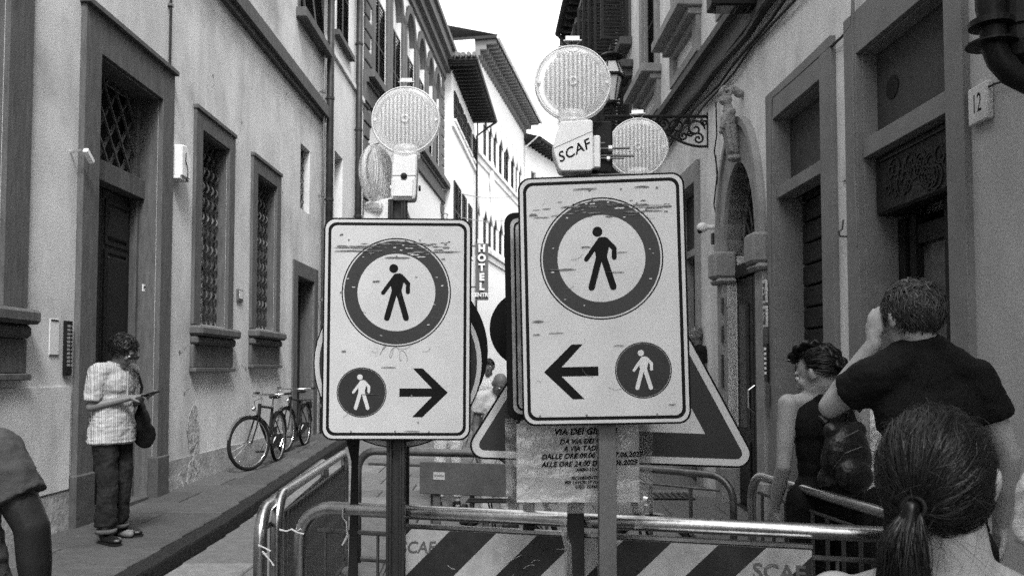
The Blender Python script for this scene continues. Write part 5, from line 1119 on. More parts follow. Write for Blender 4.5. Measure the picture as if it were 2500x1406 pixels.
    MB().lathe([(.035, 0), (.03, .03), (.01, .05)], 14, Matrix.Translation((.47, 0, .80)) @ Matrix.Rotation(R(90), 4, 'Y')).make('headlight', CHR, root, piv)
    if rack:
        b = MB(); 
        for y in (-.07, 0, .07): b.tube([(-.75, y, .78), (-.3, y, .78)], .006, 5)
        for x in (-.75, -.5, -.3): b.tube([(x, -.07, .78), (x, .07, .78)], .006, 5)
        for y in (-.07, .07): b.tube([(-.6, y, .78), (X0, y, WR)], .006, 5)
        b.make('rack', IRON, root); MB().box(-.8, -.75, -.05, .05, .62, .75).make('rear_light', BLK, root, bevel=.01)
    return root
def sz(Y): return gz(Y)+.12
bicycle((-3.67, 12.35, sz(12.35)), R(-90), 'nearest old bicycle leaning by the left wall with its front wheel turned out', steer=R(-30), lean=0, s=1.08, rack=False)
bicycle((-3.80, 14.5, sz(14.5)), R(-91), 'second bicycle parked behind the nearest one by the left wall', steer=R(-9), s=1.06, rack=True)
bicycle((.43, 5.45, .003), R(-4), 'black bicycle with rear rack standing inside the barriers behind the notice', steer=R(-35), rack=True, s=.97)
# ================================================================ people
from mathutils import Quaternion
V = Vector
def std(**k):
    J = dict(head=V((0, .015, 1.62)), neck=V((0, -.01, 1.47)), shL=V((-.175, 0, 1.42)), shR=V((.175, 0, 1.42)), elL=V((-.22, -.02, 1.13)), elR=V((.22, -.02, 1.13)),
             wrL=V((-.235, .06, .88)), wrR=V((.235, .06, .88)), hpL=V((-.09, 0, .93)), hpR=V((.09, 0, .93)), knL=V((-.1, .01, .50)), knR=V((.1, .01, .50)), anL=V((-.11, -.02, .09)), anR=V((.11, -.02, .09)), q=Quaternion())
    for a, b in k.items(): J[a] = b if isinstance(b, Quaternion) else V(b)
    return J
def head_parts(c, q, jaw=1):
    P = lambda *o: c+q@V(o)
    L = [('e', P(0, -.012, .02), (.073, .092, .095), q), ('e', P(0, .030, -.05), (.053*jaw, .058, .062), q), ('c', P(0, .086, .005), .008, P(0, .106, -.033), .013), ('e', P(0, .062, -.098), (.022, .020, .018), q),
         ('c', P(-.02, .082, -.064), .006, P(.02, .082, -.064), .007), ('c', P(-.04, .076, .030), .010, P(.04, .076, .030), .010)]
    for s in (-1, 1):
        L += [('e', P(s*.042, .062, -.02), (.02, .02, .022), q), ('e', P(s*.078, -.01, -.005), (.010, .020, .032), q), ('e', P(s*.086, -.016, .004), (.008, .013, .022), q)]
    return L
def hand_parts(w, d, nrm, side=1, curl=.5, spread=.3, sc=1.0, fr=.0088, curls=None):
    d = V(d).normalized(); nrm = (V(nrm)-d*V(nrm).dot(d)).normalized(); ac = d.cross(nrm).normalized()*side
    L = [('c', w, .026*sc, w+d*.03*sc, .024*sc), ('e', w+d*.055*sc, (.04*sc, .045*sc, .017*sc), Matrix((ac, d, nrm)).transposed().to_quaternion()), ('c', w+d*.05*sc-ac*.022*sc, .015*sc, w+d*.085*sc-ac*.024*sc, .013*sc), ('c', w+d*.05*sc+ac*.022*sc, .014*sc, w+d*.08*sc+ac*.026*sc, .012*sc)]
    for i, (x, ln) in enumerate(((-.031, .064), (-.0105, .075), (.0105, .070), (.031, .054))):
        cu = (curls[i] if curls else curl); p = w+(d*(.093-.003*abs(i-1))+ac*x)*sc; dd = (d+ac*x*spread*10).normalized()
        for j, f in enumerate((.44, .31, .25)):
            dd = Quaternion(d.cross(nrm), cu*(.7+.3*j)) @ dd if cu else dd
            e = p+dd*ln*f*sc*1.1; L.append(('c', p, fr*sc*(1-.08*j), e, fr*sc*(.94-.08*j))); p = e
    p = w+(d*.022-ac*.024)*sc; dd = (d*.75-ac*.75+nrm*.35).normalized()
    for ln in (.036, .03, .026): e = p+dd*ln*sc; L.append(('c', p, .0115*sc, e, .010*sc)); p = e; dd = (dd+nrm*.25+d*.35*1).normalized()
    return L
def torso(J, g=0, w=1.0):
    t = (J['shL']+J['shR'])/2; h = (J['hpL']+J['hpR'])/2; up = t-h; a = lambda f: h+up*f
    ell = lambda f, x, y, z, dy=0: ('e', a(f)+V((0, dy, 0)), (x*w+g, y+g, z+g))
    return [ell(.08, .165, .115, .13), ell(.36, .138, .098, .15), ell(.55, .148, .103, .15), ell(.78, .168, .112, .14), ('c', J['shL']+V((.03, 0, .0)), .05+g, J['shR']-V((.03, 0, .0)), .05+g), ell(.9, .13, .09, .09),
            ('c', t+V((-.05, 0, .03)), .045+g, t+V((.05, 0, .03)), .045+g)]+[('c', J['neck']+V((sg_*.02, 0, -.02)), .052+g*.4, J['sh'+k_]+V((-.02*sg_, 0, .005)), .048+g) for sg_, k_ in ((-1, 'L'), (1, 'R'))]
def person(name, label, loc, rz, J, sc=1.0, skin=None, vox=.009, clothes=(), hands=None, w=1.0, jaw=1, arm=1.0, legs=True):
    root = empty(name, loc, label, 'person', rz); root.scale = (sc, sc, sc); P = torso(J, -.012, w)
    P += [('c', J['neck']-V((0, 0, .04)), .062, J['neck']+(J['head']-J['neck'])*.5, .054), ('c', J['neck'], .056, J['head']+J['q']@V((0, -.02, -.05)), .052)] + head_parts(J['head'], J['q'], jaw)
    for s in 'LR':
        sg = -1 if s == 'L' else 1
        P += [('c', J['sh'+s], .052*arm, J['el'+s], .037*arm), ('c', J['el'+s], .038*arm, J['wr'+s].lerp(J['el'+s], .55), .037*arm), ('c', J['wr'+s].lerp(J['el'+s], .55), .037*arm, J['wr'+s], .025*arm)]
        hd = (hands or {}).get(s)
        if hd: P += hand_parts(J['wr'+s], *hd[0], **hd[1])
        else: P += hand_parts(J['wr'+s], (J['wr'+s]-J['el'+s]), V((-sg, 0, 0)), side=sg, curl=.35)
        if legs: P += [('c', J['hp'+s], .082, J['kn'+s], .052), ('c', J['kn'+s], .052, J['an'+s], .036), ('c', J['an'+s]-V((0, .02, .05)), .034, J['an'+s]+V((0, .13, -.06)), .028)]
    me = blobmesh(P, vox, 3, 'body'); b = obj('body', me, skin or SKIN, root)
    for s in (-1, 1):
        for q_ in (J['q'],):
            c = J['head']+q_@V((s*.031, .078, .005)); e = MB(); e.lathe([(.002, -.011), (.009, -.008), (.012, 0), (.009, .008), (.002, .011)], 10, Matrix.Translation(c)); e.make('eye', WHT, root, smooth=True)
            e = MB(); e.lathe([(.001, -.001), (.0055, .0), (.001, .001)], 10, Matrix.Translation(c+q_@V((0, .0118, -.001))) @ q_.to_matrix().to_4x4() @ Matrix.Rotation(R(90), 4, 'X')); e.make('iris', INK, root)
    return root
def wrinkle(me, amp, fx=9, fz=16, seed=0):
    me.update(); n = [v.normal.copy() for v in me.vertices]
    for v, nn in zip(me.vertices, n):
        p = V((v.co.x*fx, v.co.y*fx, v.co.z*fz+seed)); d = noise.noise(p)+.6*noise.noise(p*2.3)+.25*noise.noise(p*5)
        v.co += nn*amp*d
    me.update(); return me
def tee(J, root, m, hem, sl=.55, g=.012, vox=.009, w=1.0, amp=.007, name='shirt', sr=.078, seed=0, hemr=.17, neckr=.0):
    P = [p for p in torso(J, g-.004, w)][1:7]+[('c', p[1]+V((0, 0, .006)), p[2]+.010, p[3], p[4]+.01) for p in torso(J, g-.004, w)[7:]]; h = (J['hpL']+J['hpR'])/2; t = (J['shL']+J['shR'])/2
    def EC(a, c, r0, r1, fy):   # elliptical, flat ended tube, stacked slices
        L = []; n = 14
        for i in range(n): f0 = i/(n-1); p = V(a).lerp(V(c), f0); L.append(('e', p, (r0+(r1-r0)*f0, (r0+(r1-r0)*f0)*fy, .035)))
        return L
    P += EC(V((h.x, h.y, hem+.03)), t.lerp(h, .45), hemr*w+g, .148*w+g, .68)
    P += [('c', J['neck']-V((0, 0, .045)), .078, J['neck']-V((0, .01, .13)), .088)]
    P += [('e', J['neck']+V((.068*math.cos(a), .062*math.sin(a)+.005, -.012-.03*math.sin(a))), (.02, .02, .016)) for a in [2*math.pi*i/16 for i in range(16)]]
    for s in 'LR':
        e = J['sh'+s].lerp(J['el'+s], sl); P += [('s', J['sh'+s], .058+g, e, sr)]
    me = blobmesh(P, vox, 9, name); wrinkle(me, amp, seed=seed); wrinkle(me, amp*(.3 if m is not STRIPE else .1), 22, 40, seed+4); return obj(name, me, m, root)
def trousers(J, root, m, vox=.01, amp=.009, name='trousers', top=.08, end=.10, seed=3, r=(.1, .072, .062)):
    h = (J['hpL']+J['hpR'])/2; P = [('e', h+V((0, 0, .02)), (.172, .125, .12))]
    for s in 'LR':
        a = J['an'+s].lerp(J['kn'+s], end); P += [('c', J['hp'+s], r[0], J['kn'+s], r[1]), ('s', J['kn'+s], r[1], a, r[2])]
    me = blobmesh(P, vox, 3, name); wrinkle(me, amp, 9, 7, seed); wrinkle(me, amp*.35, 14, 26, seed+5); return obj(name, me, m, root)
def shoes(J, root, m, rz=(0, 0)):
    for s, a in zip('LR', rz):
        Q = Quaternion((0, 0, 1), R(a)); A = J['an'+s]; z = .045; P = [('c', V((A.x, A.y, z)), .042, V((A.x, A.y, z))+Q@V((0, .14, -.008)), .036), ('e', V((A.x, A.y, z+.02)), (.042, .055, .04)), ('e', V((A.x, A.y, z))+Q@V((0, .15, -.01)), (.044, .06, .03))]
        sh = obj('shoe', blobmesh(P, .007, 2, 'shoe'), m, root); b = MB()
        M = Matrix.Translation(V((A.x, A.y, .0))) @ Q.to_matrix().to_4x4(); b.prism([(-.035, -.055), (.035, -.055), (.042, .05), (.045, .15), (.03, .205), (-.03, .205), (-.045, .15), (-.042, .05)], .001, .016, M); b.make('sole', BLK, sh)
TONE = []; rrb = random.Random(99)
def ribbon(vs, fs, P, wd, up, tone=None):
    k = len(vs); n = len(P); tl = rrb.uniform(-.75, .75); tn = rrb.random()**1.6 if tone is None else tone
    if k == 0: TONE.clear()
    TONE.extend([tn]*(2*n))
    for i, p in enumerate(P):
        t = P[min(i+1, n-1)]-P[max(i-1, 0)]; u_ = up(p); s = t.cross(u_); s = s.normalized() if s.length > 1e-7 else V((1, 0, 0)); s = s*math.cos(tl)+(u_.normalized() if u_.length > 1e-7 else V((0, 0, 1)))*math.sin(tl); ww = wd*(1 if 0 < i < n-1 else .3); vs += [p-s*ww, p+s*ww]
    fs += [(k+2*i, k+2*i+1, k+2*i+3, k+2*i+2) for i in range(n-1)]
def toned(me):
    a = me.attributes.new('tone', 'FLOAT', 'POINT'); a.data.foreach_set('value', TONE[:len(me.vertices)]); return me
def hair(root, c, q, m, rad, n, mask, flow, steps=9, ln=.016, lift=.004, wd=.0011, seed=1, jit=.25, cap=True, sway=.0, cut=None, clump=7, crest=.003, base=.988):
    """strands laid over an ellipsoid of the skull, each following flow(p) (head space: x right, y forward, z up)"""
    rnd = random.Random(seed); vs = []; fs = []; r3 = V(rad)
    up = lambda p: (q@V(tuple(a/b for a, b in zip(q.inverted()@(p-c), (r3.x**2, r3.y**2, r3.z**2)))))
    k = 0; tries = 0
    while k < n and tries < n*8:
        tries += 1; u = V((rnd.gauss(0, 1), rnd.gauss(0, 1), rnd.gauss(0, 1))).normalized()
        if not mask(u): continue
        k += 1; cl = noise.noise(u*clump+V((seed, 0, 0))); lf = 1+(rnd.uniform(0, lift)+crest*cl)/rad[0]; p = u.copy(); P = []; jt = V((rnd.gauss(0, jit), rnd.gauss(0, jit), rnd.gauss(0, jit)))
        stp = int(steps*rnd.uniform(.7, 1.25))
        for i in range(stp):
            pp = V((p.x*r3.x, p.y*r3.y, p.z*r3.z))*lf
            P.append(c+q@pp)
            f = flow(p)+jt*(1+.5*math.sin(i*1.3+k)); n_ = p.normalized(); f = f-n_*f.dot(n_)
            if f.length < 1e-5: break
            p = (p+f.normalized()*ln/r3.x).normalized()*(1 if not sway else 1+sway*noise.noise(V((k*.1, i*.4, 0))))
            if cut and cut(p): break
        if len(P) > 2: ribbon(vs, fs, P, wd*rnd.uniform(.6, 1.4), up, min(1, max(0, rnd.random()**1.8*.8+.35*cl+.1)))
    me = bpy.data.meshes.new('hair'); me.from_pydata(vs, [], fs); me.update(); toned(me); h = obj('hair', me, m, root, kind='stuff')
    if cap: 
        bm = bmesh.new(); bmesh.ops.create_uvsphere(bm, u_segments=40, v_segments=28, radius=1)
        bmesh.ops.delete(bm, geom=[v for v in bm.verts if not mask(v.co.normalized())], context='VERTS')
        for v in bm.verts: v.co = c+q@V((v.co.x*r3.x, v.co.y*r3.y, v.co.z*r3.z))*base
        me = bpy.data.meshes.new('hair_base'); bm.to_mesh(me); bm.free()
        for v in me.vertices: v.co += (v.co-c)*(crest*3*noise.noise(v.co*90))/rad[0]
        me.polygons.foreach_set('use_smooth', [True]*len(me.polygons)); obj('hair_base', me, m, root)
    return h
def Q(rz=0, rx=0, ry=0): return Quaternion((0, 0, 1), R(rz)) @ Quaternion((1, 0, 0), R(rx)) @ Quaternion((0, 1, 0), R(ry))
# ---- man in striped shirt looking at his phone
J = std(head=(.0, .115, 1.60), neck=(0, .03, 1.47), q=Q(0, -32), shL=(-.18, .02, 1.43), shR=(.18, .0, 1.43), elL=(-.235, .02, 1.15), elR=(.235, -.02, 1.14), wrL=(-.045, .27, 1.22), wrR=(.05, .20, 1.21), knL=(-.10, .03, .50), knR=(.10, .05, .50), anL=(-.12, -.02, .09), anR=(.12, .05, .09))
mp = at(268, 1310, 7.35)
man = person('person', 'man with curly dark hair and striped shirt looking down at a phone before the portal', (mp.x, 7.35, .121), R(-103), J, 1.04, skin=SKINM, vox=.0075, w=1.12,
             hands={'L': ((V((.25, .85, .12)), V((.3, -.1, 1))), dict(side=-1, curl=.35, sc=1.0)), 'R': ((V((-.35, .9, .22)), V((-.1, -.2, -1))), dict(side=1, curl=.45, sc=1.0))})
trousers(J, man, DENIM, end=.12, r=(.108, .085, .082), amp=.013)
for s in 'LR': a = J['an'+s]; MB().lathe([(.07, .085), (.083, .085), (.085, .118), (.07, .118)], 20, Matrix.Translation((a.x, a.y+.01, 0))).make('turn_up', STD, man, smooth=True)
shoes(J, man, LEA, (25, -20))
sh = tee(J, man, STRIPE, .81, sl=.85, g=.026, w=1.16, amp=.008, name='striped_shirt', sr=.072, hemr=.19, seed=2)
col = MB(); col.tube([(.065*math.cos(t), .03+.06*math.sin(t), 1.50+.012*math.sin(t)*-1) for t in [2*math.pi*i/20 for i in range(20)]], .018, 6, closed=True); col.make('collar', STRIPE, sh, smooth=True)
MB().box(-.004, .004, .125, .15, .88, 1.44).make('button_placket', STRIPE, sh)
hc = J['head']; hair(man, hc+V((0, -.02, .045)), J['q'], HDK, (.092, .108, .095), 2600, lambda u: u.z > -.25-.6*(u.y < 0) and not (u.y > .55 and u.z < .45), lambda p: V((-p.y, p.x, .2)), steps=8, ln=.008, lift=.028, wd=.0018, jit=2.2, seed=3, crest=.012, clump=9, base=.98)
MB().tube([(hc+J['q']@V(p)) for p in ((-.078, .0, .01), (-.07, .07, .012), (-.06, .092, .012))], .003, 5).make('glasses_arm', BLK, man)
for s in (-1, 1): g = MB(); g.prism(rrect(.052, .036, .012), -.003, .003, Matrix.Translation(hc+J['q']@V((s*.033, .1, .008))) @ J['q'].to_matrix().to_4x4() @ Matrix.Rotation(R(90), 4, 'X')); g.make('sunglass_lens', GLS, man)
ph = empty('phone', (0, 0, 0), 'phone held flat in both hands of the man in the striped shirt', 'phone'); ph.matrix_world = Matrix.Translation((mp.x, 7.35, .121)) @ Matrix.Rotation(R(-103), 4, 'Z') @ Matrix.Scale(1.04, 4) @ Matrix.Translation((0, .36, 1.245)) @ Matrix.Rotation(R(16), 4, 'X')
MB().prism(rrect(.08, .165, .012), -.005, .004, ).make('case', BLK, ph); MB().prism(rrect(.072, .155, .01), .0042, .0052).make('screen', CHR, ph)
bg_ = empty('shoulder_bag', (0, 0, 0), 'dark shoulder bag hanging at the far side of the man in the striped shirt', 'bag'); bg_.matrix_world = Matrix.Translation((mp.x, 7.35, .121)) @ Matrix.Rotation(R(-103), 4, 'Z') @ Matrix.Scale(1.04, 4)
me = blobmesh([('e', (-.25, .10, .96), (.045, .09, .17)), ('e', (-.25, .13, .88), (.04, .115, .12)), ('c', (-.25, .1, 1.12), .035, (-.25, .08, 1.2), .02)], .01, 3, 'bag_body'); wrinkle(me, .006); obj('bag_body', me, TEEB, bg_)
MB().tube([(-.24, .08, 1.16), (-.22, .12, 1.3), (-.15, .13, 1.42), (-.12, .05, 1.495), (-.13, -.05, 1.48), (-.19, -.12, 1.3), (-.25, .0, 1.12)], .012, 6).make('strap', LEA, bg_)
# ---- tall man in black tee, back to the camera
B0 = V((1.40, 2.8, 0))
J = std(head=at(2222, 778, 2.8)-B0, neck=V((.0, -.01, 1.70)), q=Q(12, -8), shL=(-.165, 0, 1.60), shR=(.18, .0, 1.595), elL=(-.25, .17, 1.49), elR=(.30, .02, 1.33), wrL=(-.135, .06, 1.715), wrR=(.325, .12, 1.08), hpL=(-.055, 0, 1.02), hpR=(.135, 0, 1.02), knL=(-.07, 0, .54), knR=(.14, 0, .54), anL=(-.08, -.02, .09), anR=(.15, -.02, .09))
t1 = person('person', 'tall man in plain black tee seen from behind, hand raised to his ear', B0, 0, J, 1, skin=SKIN, vox=.0065, w=.98, arm=1.08, hands={'L': ((V((.10, .04, 1)), V((1, .25, 0))), dict(side=-1, curls=(.75, .85, .8, .5), sc=1.05)), 'R': ((V((.05, .3, -1)), V((-1, 0, 0))), dict(side=1, curl=.35))})
trousers(J, t1, DENIM, vox=.014)
tee(J, t1, TEEB, .95, sl=.52, g=.014, w=1.0, amp=.007, vox=.009, name='black_tee', sr=.074, hemr=.165)
c = J['head']+J['q']@V((0, -.018, .028)); hair(t1, c, J['q'], HMD, (.083, .104, .098), 4200, lambda u: (u.z > -.62 and u.y < .1 and not (abs(u.x) > .82 and u.z < -.18 and u.y > -.35)) or (u.z > .3 and u.y >= .1 and not (u.y > .75 and u.z < .5)) or (u.z > -.05 and abs(u.x) > .6 and u.y < .5), lambda p: V((.5*math.sin(p.z*5+p.x*3), .9 if p.z > .5 else 0, -1 if p.z < .5 else -.1)), steps=7, ln=.007, lift=.010, wd=.0013, jit=.6, seed=5, crest=.007, clump=5)
shoes(J, t1, BLK)
# ---- woman with braided hair, black top, backpack
B1 = V((at(2012, 900, 4.05).x, 4.05, 0))
J = std(head=(at(1990, 912, 4.05)-B1)/1.06, neck=V((-.005, .0, 1.42)), q=Q(32, -22), shL=(-.165, .04, 1.375), shR=(.16, -.03, 1.375), elL=(-.20, .03, 1.09), elR=(.20, 0, 1.09), wrL=(-.17, .16, .88), wrR=(.22, .1, .86))
t2 = person('person', 'woman in black racer back top with plaited dark hair and bare shoulders', B1, R(14), J, 1.06, skin=SKIN, vox=.0085, w=.95, arm=.92)
trousers(J, t2, TEEB, vox=.012)
P = [p for p in torso(J, .006, .95)][:4]; P = [(p[0], p[1], (p[2][0]*.97, p[2][1], p[2][2])) for p in P]
P += [('c', V((0, -.085, 1.25)), .055, V((0, -.05, 1.40)), .035), ('c', V((-.06, -.06, 1.41)), .016, V((-.07, .06, 1.35)), .016), ('c', V((.06, -.06, 1.41)), .016, V((.07, .06, 1.35)), .016), ('c', V((-.05, -.07, 1.40)), .018, V((.05, -.07, 1.40)), .018), ('e', (0, .07, 1.25), (.13, .06, .12))]
me = blobmesh(P, .008, 3, 'racer_back_top'); wrinkle(me, .003); obj('racer_back_top', me, TEEB, t2)
shoes(J, t2, WHT)
hq = J['q']; c = J['head']+hq@V((0, -.02, .03)); hair(t2, c, hq, HDK, (.086, .108, .1), 3200, lambda u: (u.z > -.55 and u.y < .25 and not (abs(u.x) > .8 and u.z < -.05 and u.y > -.3)) or u.z > .55, lambda p: V((-p.x*1.5, -1, -.5)), steps=9, ln=.011, lift=.008, wd=.0013, jit=.18, seed=8)
vs_ = []; 
def plait(root, P, r0, m, name='plait'):
    b = []; n = len(P)
    for i in range(n*3):
        f = i/(n*3-1)*(n-1); k = min(int(f), n-2); p = V(P[k]).lerp(V(P[k+1]), f-k); t = (V(P[k+1])-V(P[k])).normalized(); s = t.cross(V((0, 1, .2))).normalized(); r_ = r0*(1-.45*i/(n*3)); sg = 1 if i % 2 else -1
        b.append(('e', p+s*r_*.45*sg, (r_*.75, r_*.8, r_*1.25), t.to_track_quat('Z', 'Y') @ Quaternion((0, 1, 0), R(28*sg))))
    return obj(name, blobmesh(b, .005, 1, name), m, root)
H = J['head']; plait(t2, [H+hq@V(p) for p in ((-.05, .06, .10), (-.06, 0, .135), (-.05, -.07, .12), (-.035, -.12, .05), (-.03, -.13, -.04), (-.03, -.12, -.13), (-.03, -.12, -.2))], .024, HDK)
plait(t2, [H+hq@V(p) for p in ((.05, .06, .10), (.06, 0, .13), (.055, -.07, .11), (.04, -.12, .04), (.03, -.13, -.05), (.03, -.12, -.14), (.02, -.12, -.22))], .024, HDK)
MB().tube([H+hq@V(p) for p in ((-.05, .06, .085), (-.04, .085, .10), (.04, .085, .10), (.05, .06, .085))], .006, 6).make('sunglasses', GLS, t2)
bp = at(2066, 1112, 3.86); bk_ = empty('backpack', (bp.x, bp.y, bp.z-.2), 'small black leather backpack on the woman with plaited hair', 'backpack', R(14)); bk_.scale = (1.12, 1.12, 1.12)
me = blobmesh([('e', (0, .0, .16), (.115, .07, .16)), ('e', (0, .02, .08), (.125, .07, .08)), ('e', (0, -.05, .1), (.085, .05, .075)), ('c', (-.06, .01, .28), .04, (.06, .01, .28), .04)], .007, 3, 'bag_body'); wrinkle(me, .003); obj('bag_body', me, LEA, bk_)
MB().tube([(-.10, -.045, .13), (-.07, -.09, .2), (0, -.1, .225), (.07, -.09, .2), (.10, -.045, .13)], .0016, 6).make('zip', GALD, bk_); MB().tube([(-.09, -.05, .24), (0, -.08, .29), (.09, -.05, .24)], .0016, 6).make('zip', GALD, bk_)
MB().tube([(-.02, .03, .32), (-.01, .0, .36), (.01, .0, .36), (.02, .03, .32)], .006, 6).make('handle', LEA, bk_)
for s in (-1, 1): MB().tube([(s*.05, .06, .31), (s*.065, .12, .355), (s*.075, .20, .37), (s*.085, .27, .33)], .011, 6).make('shoulder_strap', LEA, bk_)
# ---- woman in white lace top, behind
B2 = V((at(2150, 900, 4.45).x, 4.45, 0)); J = std(head=V((-.06, .02, 1.60)), q=Q(25, -10)); 
t3 = person('person', 'woman in white lace tee, mostly hidden behind the man in black tee', B2, R(8), J, 1, skin=SKIN, vox=.011); trousers(J, t3, TEEB, vox=.014); tee(J, t3, WTOP, .92, sl=.55, g=.012, w=.95, amp=.004, vox=.01, name='lace_top', hemr=.16)
MB().tube([(-.09, .10, 1.40), (-.10, .03, 1.49), (-.09, -.08, 1.45), (-.06, -.13, 1.3), (-.06, -.14, 1.1)], .013, 6).make('strap', BLK, t3); shoes(J, t3, BLK)
c = J['head']+V((0, -.02, .03)); hair(t3, c, J['q'], HDK, (.088, .108, .1), 1500, lambda u: (u.z > -.7 and u.y < .2) or u.z > .5, lambda p: V((0, -.5, -1)), steps=9, ln=.013, wd=.0016, lift=.01)
# ---- foreground woman with ponytail
B3 = V((.70, 1.33, 0)); hc = at(2292, 1170, 1.33)-B3; q3 = Q(-33, -12, 0)
J = std(head=hc, neck=V((.005, -.02, 1.31)), q=q3, shL=(-.165, .03, 1.235), shR=(.165, .02, 1.235), elL=(-.2, 0, .96), elR=(.2, 0, .96), wrL=(-.18, .1, .74), wrR=(.18, .1, .74), hpL=(-.09, 0, .82), hpR=(.09, 0, .82), knL=(-.1, 0, .44), knR=(.1, 0, .44))
t4 = person('person', 'closest woman at the lower right, seen from behind with low dark ponytail', B3, R(-8), J, 1, skin=SKIN, vox=.007, w=.95)
q3 = J['q']; trousers(J, t4, DENIM, vox=.014); shoes(J, t4, WHT)
P = [p for p in torso(J, .006, .95)][:3]+[('c', V((-.08, -.06, 1.27)), .018, V((-.09, .08, 1.2)), .018), ('c', V((.08, -.06, 1.27)), .018, V((.09, .08, 1.2)), .018), ('e', (0, 0, 1.08), (.15, .11, .12))]; obj('tank_top', blobmesh(P, .01, 3, 'tank_top'), TEEB, t4)
Rd = (.082, .100, .104); c3 = hc+q3@V((0, -.018, .006)); tie_h = V((-.02, -.90, -.60)).normalized()
mk = lambda u: (u.z > -.78-.15*(u.y < -.6) and u.y < .05 and not (abs(u.x) > .72 and u.z < .0 and u.y > -.4)) or (u.z > .1 and u.y >= .05 and not (u.y > .8 and u.z < .5))
def flow3(p):
    f = (tie_h-p); d = f.length; return f.normalized()+V((0, 0, .25*p.z*d))+.15*V((noise.noise(p*4), noise.noise(p*4+V((9, 9, 9))), noise.noise(p*4+V((5, 0, 5)))))
hair(t4, c3, q3, HDK, Rd, 800, mk, flow3, steps=13, ln=.0125, lift=.011, wd=.0003, jit=.2, seed=21, crest=.003, clump=14, cap=False, cut=lambda p: (p-tie_h).length < .12)
hair(t4, c3, q3, HDK, Rd, 13000, mk, flow3, steps=16, ln=.0115, lift=.006, wd=.00045, jit=.17, seed=11, crest=.0022, clump=11, base=.975, cut=lambda p: (p-tie_h).length < .12)
tie = c3+q3@V((tie_h.x*Rd[0], tie_h.y*Rd[1], tie_h.z*Rd[2]))*1.04
back = (q3@V((-.25, -1, -.15))).normalized(); rnd = random.Random(2); vs = []; fs = []
for i in range(4500):   # the hanging tail
    a = rnd.uniform(0, 6.283); rr_ = rnd.random()**.5; ox, oy = math.cos(a)*rr_, math.sin(a)*rr_; L_ = rnd.uniform(.10, .21); sp = rnd.uniform(.8, 1.25); P = []
    x0 = V((1, 0, 0)); 
    for k in range(10):
        t = k/9; w_ = (.008+.024*math.sin(min(t*2.2, 1.9)))*sp
        P.append(tie + back*(.010+.022*math.sin(min(t*3, 2.2))) + V((-.012*t, 0, -L_*t**1.15)) + V((ox*w_, oy*w_*.8, 0))+V((.006*math.sin(t*5+i), .004*math.cos(t*4+i*2), 0))*t)
    ribbon(vs, fs, P, rnd.uniform(.0003, .0006), lambda p: V((p.x-tie.x, p.y-tie.y-.001, .05)))
for i in range(480):    # stray hairs round the outline and the nape
    u = V((rnd.gauss(0, 1), rnd.gauss(-.3, 1), rnd.gauss(0, 1))).normalized()
    if u.y > .4: continue
    p = c3+q3@V((u.x*Rd[0], u.y*Rd[1], u.z*Rd[2]))*1.03; d = (q3@V((u.x, u.y, u.z))).normalized(); P = []
    g_ = rnd.uniform(.4, 1.3) if u.z < -.2 else .2; L_ = rnd.uniform(.015, .06)*(1.6 if u.z < -.3 else 1)
    tg = V((rnd.gauss(0, 1), rnd.gauss(0, 1), rnd.gauss(0, 1)-.5)); tg = (tg-d*tg.dot(d)).normalized()
    for k in range(7): t = k/6; P.append(p+tg*L_*t+d*L_*.35*math.sin(t*2.6)+V((0, 0, -g_*L_*t*t)))
    ribbon(vs, fs, P, .00025, lambda p: d, .25)
me = bpy.data.meshes.new('ponytail'); me.from_pydata(vs, [], fs); me.update(); toned(me); obj('ponytail', me, HDK, t4, kind='stuff')
core = blobmesh([('c', tie-back*.005, .011, tie+back*.018, .013), ('c', tie+back*.02, .012, tie+back*.030+V((-.005, 0, -.06)), .020), ('c', tie+back*.03+V((-.005, 0, -.06)), .020, tie+back*.03+V((-.012, 0, -.13)), .010)], .005, 3, 'ponytail_core'); obj('ponytail_core', core, HDK, t4)
MB().tube([tie+back*.012+(q3@V((math.cos(t)*.016, 0, math.sin(t)*.016))) for t in [2*math.pi*i/16 for i in range(16)]], .004, 6, closed=True).make('hair_tie', BLK, t4, smooth=True)
# ---- person leaning in at the left edge
B4 = V((at(-150, 900, 2.12).x, 2.12, 0)); J = std(shL=(-.19, 0, 1.44), shR=(.155, 0, 1.40), elR=at(78, 1285, 2.12)-B4, wrR=at(92, 1480, 2.16)-B4, head=(0, .05, 1.66), neck=(0, .0, 1.5))
t5 = person('person', 'person in grey tee at the left edge, only sleeve and dark arm in view', B4, 0, J, 1, skin=SKIND, vox=.008, arm=1.12, w=1.1); trousers(J, t5, DENIM, vox=.012, amp=.012, r=(.115, .08, .07)); tee(J, t5, TEEG, .92, sl=.62, g=.016, w=1.12, amp=.010, vox=.008, name='grey_tee', sr=.074, seed=7); shoes(J, t5, BLK)
c = J['head']+V((0, -.01, .02)); hair(t5, c, J['q'], HDK, (.083, .102, .1), 900, lambda u: u.z > .0, lambda p: V((0, 0, -1)), steps=5, ln=.006)
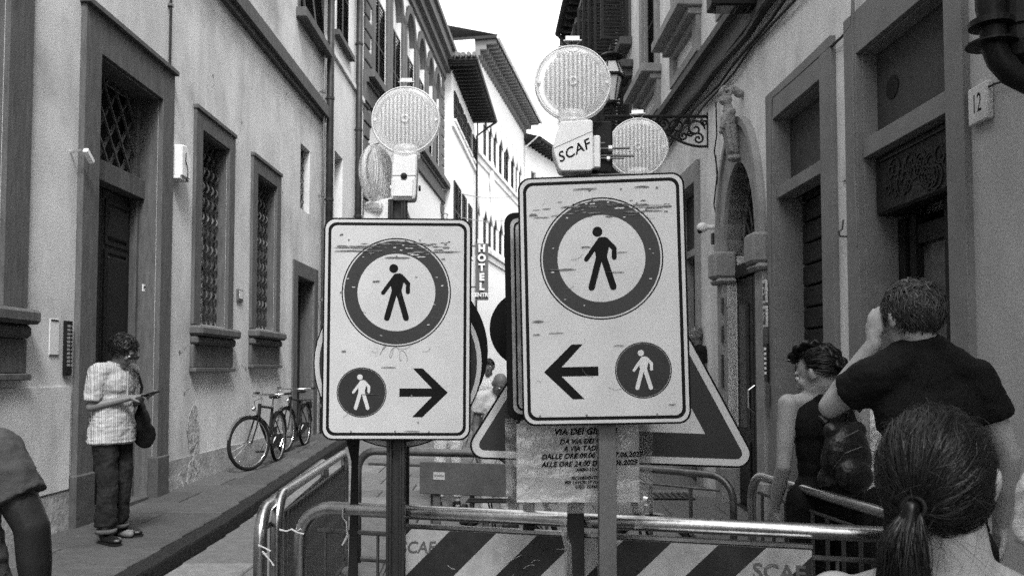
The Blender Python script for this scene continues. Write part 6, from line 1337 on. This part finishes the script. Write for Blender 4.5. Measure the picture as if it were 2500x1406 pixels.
# ---- blonde person at the right edge
B5 = V((at(2635, 900, 2.1).x, 2.1, 0)); J = std(head=(.0, .02, 1.50), neck=(0, 0, 1.36), shL=(-.095, 0, 1.31), shR=(.16, 0, 1.31), elL=(-.10, -.02, 1.05), elR=(.21, 0, 1.03), wrL=(-.08, .1, .84), wrR=(.2, .1, .8), hpL=(-.09, 0, .86), hpR=(.09, 0, .86), knL=(-.1, 0, .46), knR=(.1, 0, .46))
t6 = person('person', 'person with long wavy fair hair and pale dress at the very right edge', B5, 0, J, 1, skin=SKIN, vox=.01); tee(J, t6, WTOP, .5, sl=.5, g=.012, w=.98, amp=.008, vox=.01, name='pale_dress', hemr=.2)
vs = []; fs = []; hcw = J['head']+V((0, -.02, .03))
for i in range(2200):
    a = rnd.uniform(-2.7, .3); rr_ = rnd.uniform(.9, 1.06); P = []; ph_ = rnd.uniform(0, 1)
    for k in range(15):
        t = k/14; th = min(t*2.2, 1)*math.pi/2; R_ = (.088+.14*max(0, t-.4)) * rr_
        P.append(hcw+V((math.cos(a)*R_*math.sin(th), math.sin(a)*(R_+.015)*math.sin(th), .1*rr_*math.cos(th)-max(0, t-.42)*.55))+V((math.sin(t*16+ph_)*.008, math.cos(t*14+ph_)*.006, 0))*t)
    ribbon(vs, fs, P, .0011, lambda p: V((p.x-hcw.x, p.y-hcw.y, .01)))
me = bpy.data.meshes.new('hair'); me.from_pydata(vs, [], fs); me.update(); toned(me); obj('hair', me, HLT, t6, kind='stuff'); shoes(J, t6, WHT)
obj('hair_base', blobmesh([('e', hcw, (.086, .1, .096)), ('e', hcw+V((0, -.06, -.15)), (.085, .04, .17))], .01, 2, 'hair_base'), HLT, t6)
# ---- people further down the street, between the signs
def walker(lab, px, py_head, Y, h, rz, top, bottom, skin_, hairm, q=None, **kw):
    p = at(px, py_head, Y); J = std(**kw)
    if q: J['q'] = q
    r_ = person('person', lab, (p.x, Y, gz(Y)+.001), R(rz), J, h/1.74, skin=skin_, vox=.013); trousers(J, r_, bottom, vox=.016, end=.12); tee(J, r_, top, .9, vox=.014, amp=.006); shoes(J, r_, BLK)
    if hairm: hair(r_, J['head']+J['q']@V((0, -.015, .025)), J['q'], hairm, (.084, .104, .1), 500, lambda u: (u.z > -.4 and u.y < .1) or u.z > .4, lambda p: V((0, -.3, -1)), steps=5, ln=.012, wd=.003)
    return r_
walker('man in pale shirt facing the camera far down the gap between the two rectangular signs', 1193, 850, 11.5, 1.72, 175, WTOP, TEEG, SKINM, HDK)
walker('stooping bald person in light clothes in the gap between the two rectangular signs', 1212, 890, 8.2, 1.66, 200, PAPER, PAPER, SKINM, None, q=Q(0, -35), head=(0, .12, 1.56))
walker('person in shorts whose calves show under the arrow pointing right sign', 1095, 850, 9.6, 1.7, 10, WTOP, WTOP, SKIN, HDK)
walker('person with light hair in dark clothes standing in the far right doorway', 1700, 800, 11.2, 1.80, 110, TEEB, TEEB, SKINM, HLT).location.z = .42

bpy.data.scenes.remove(TMP)
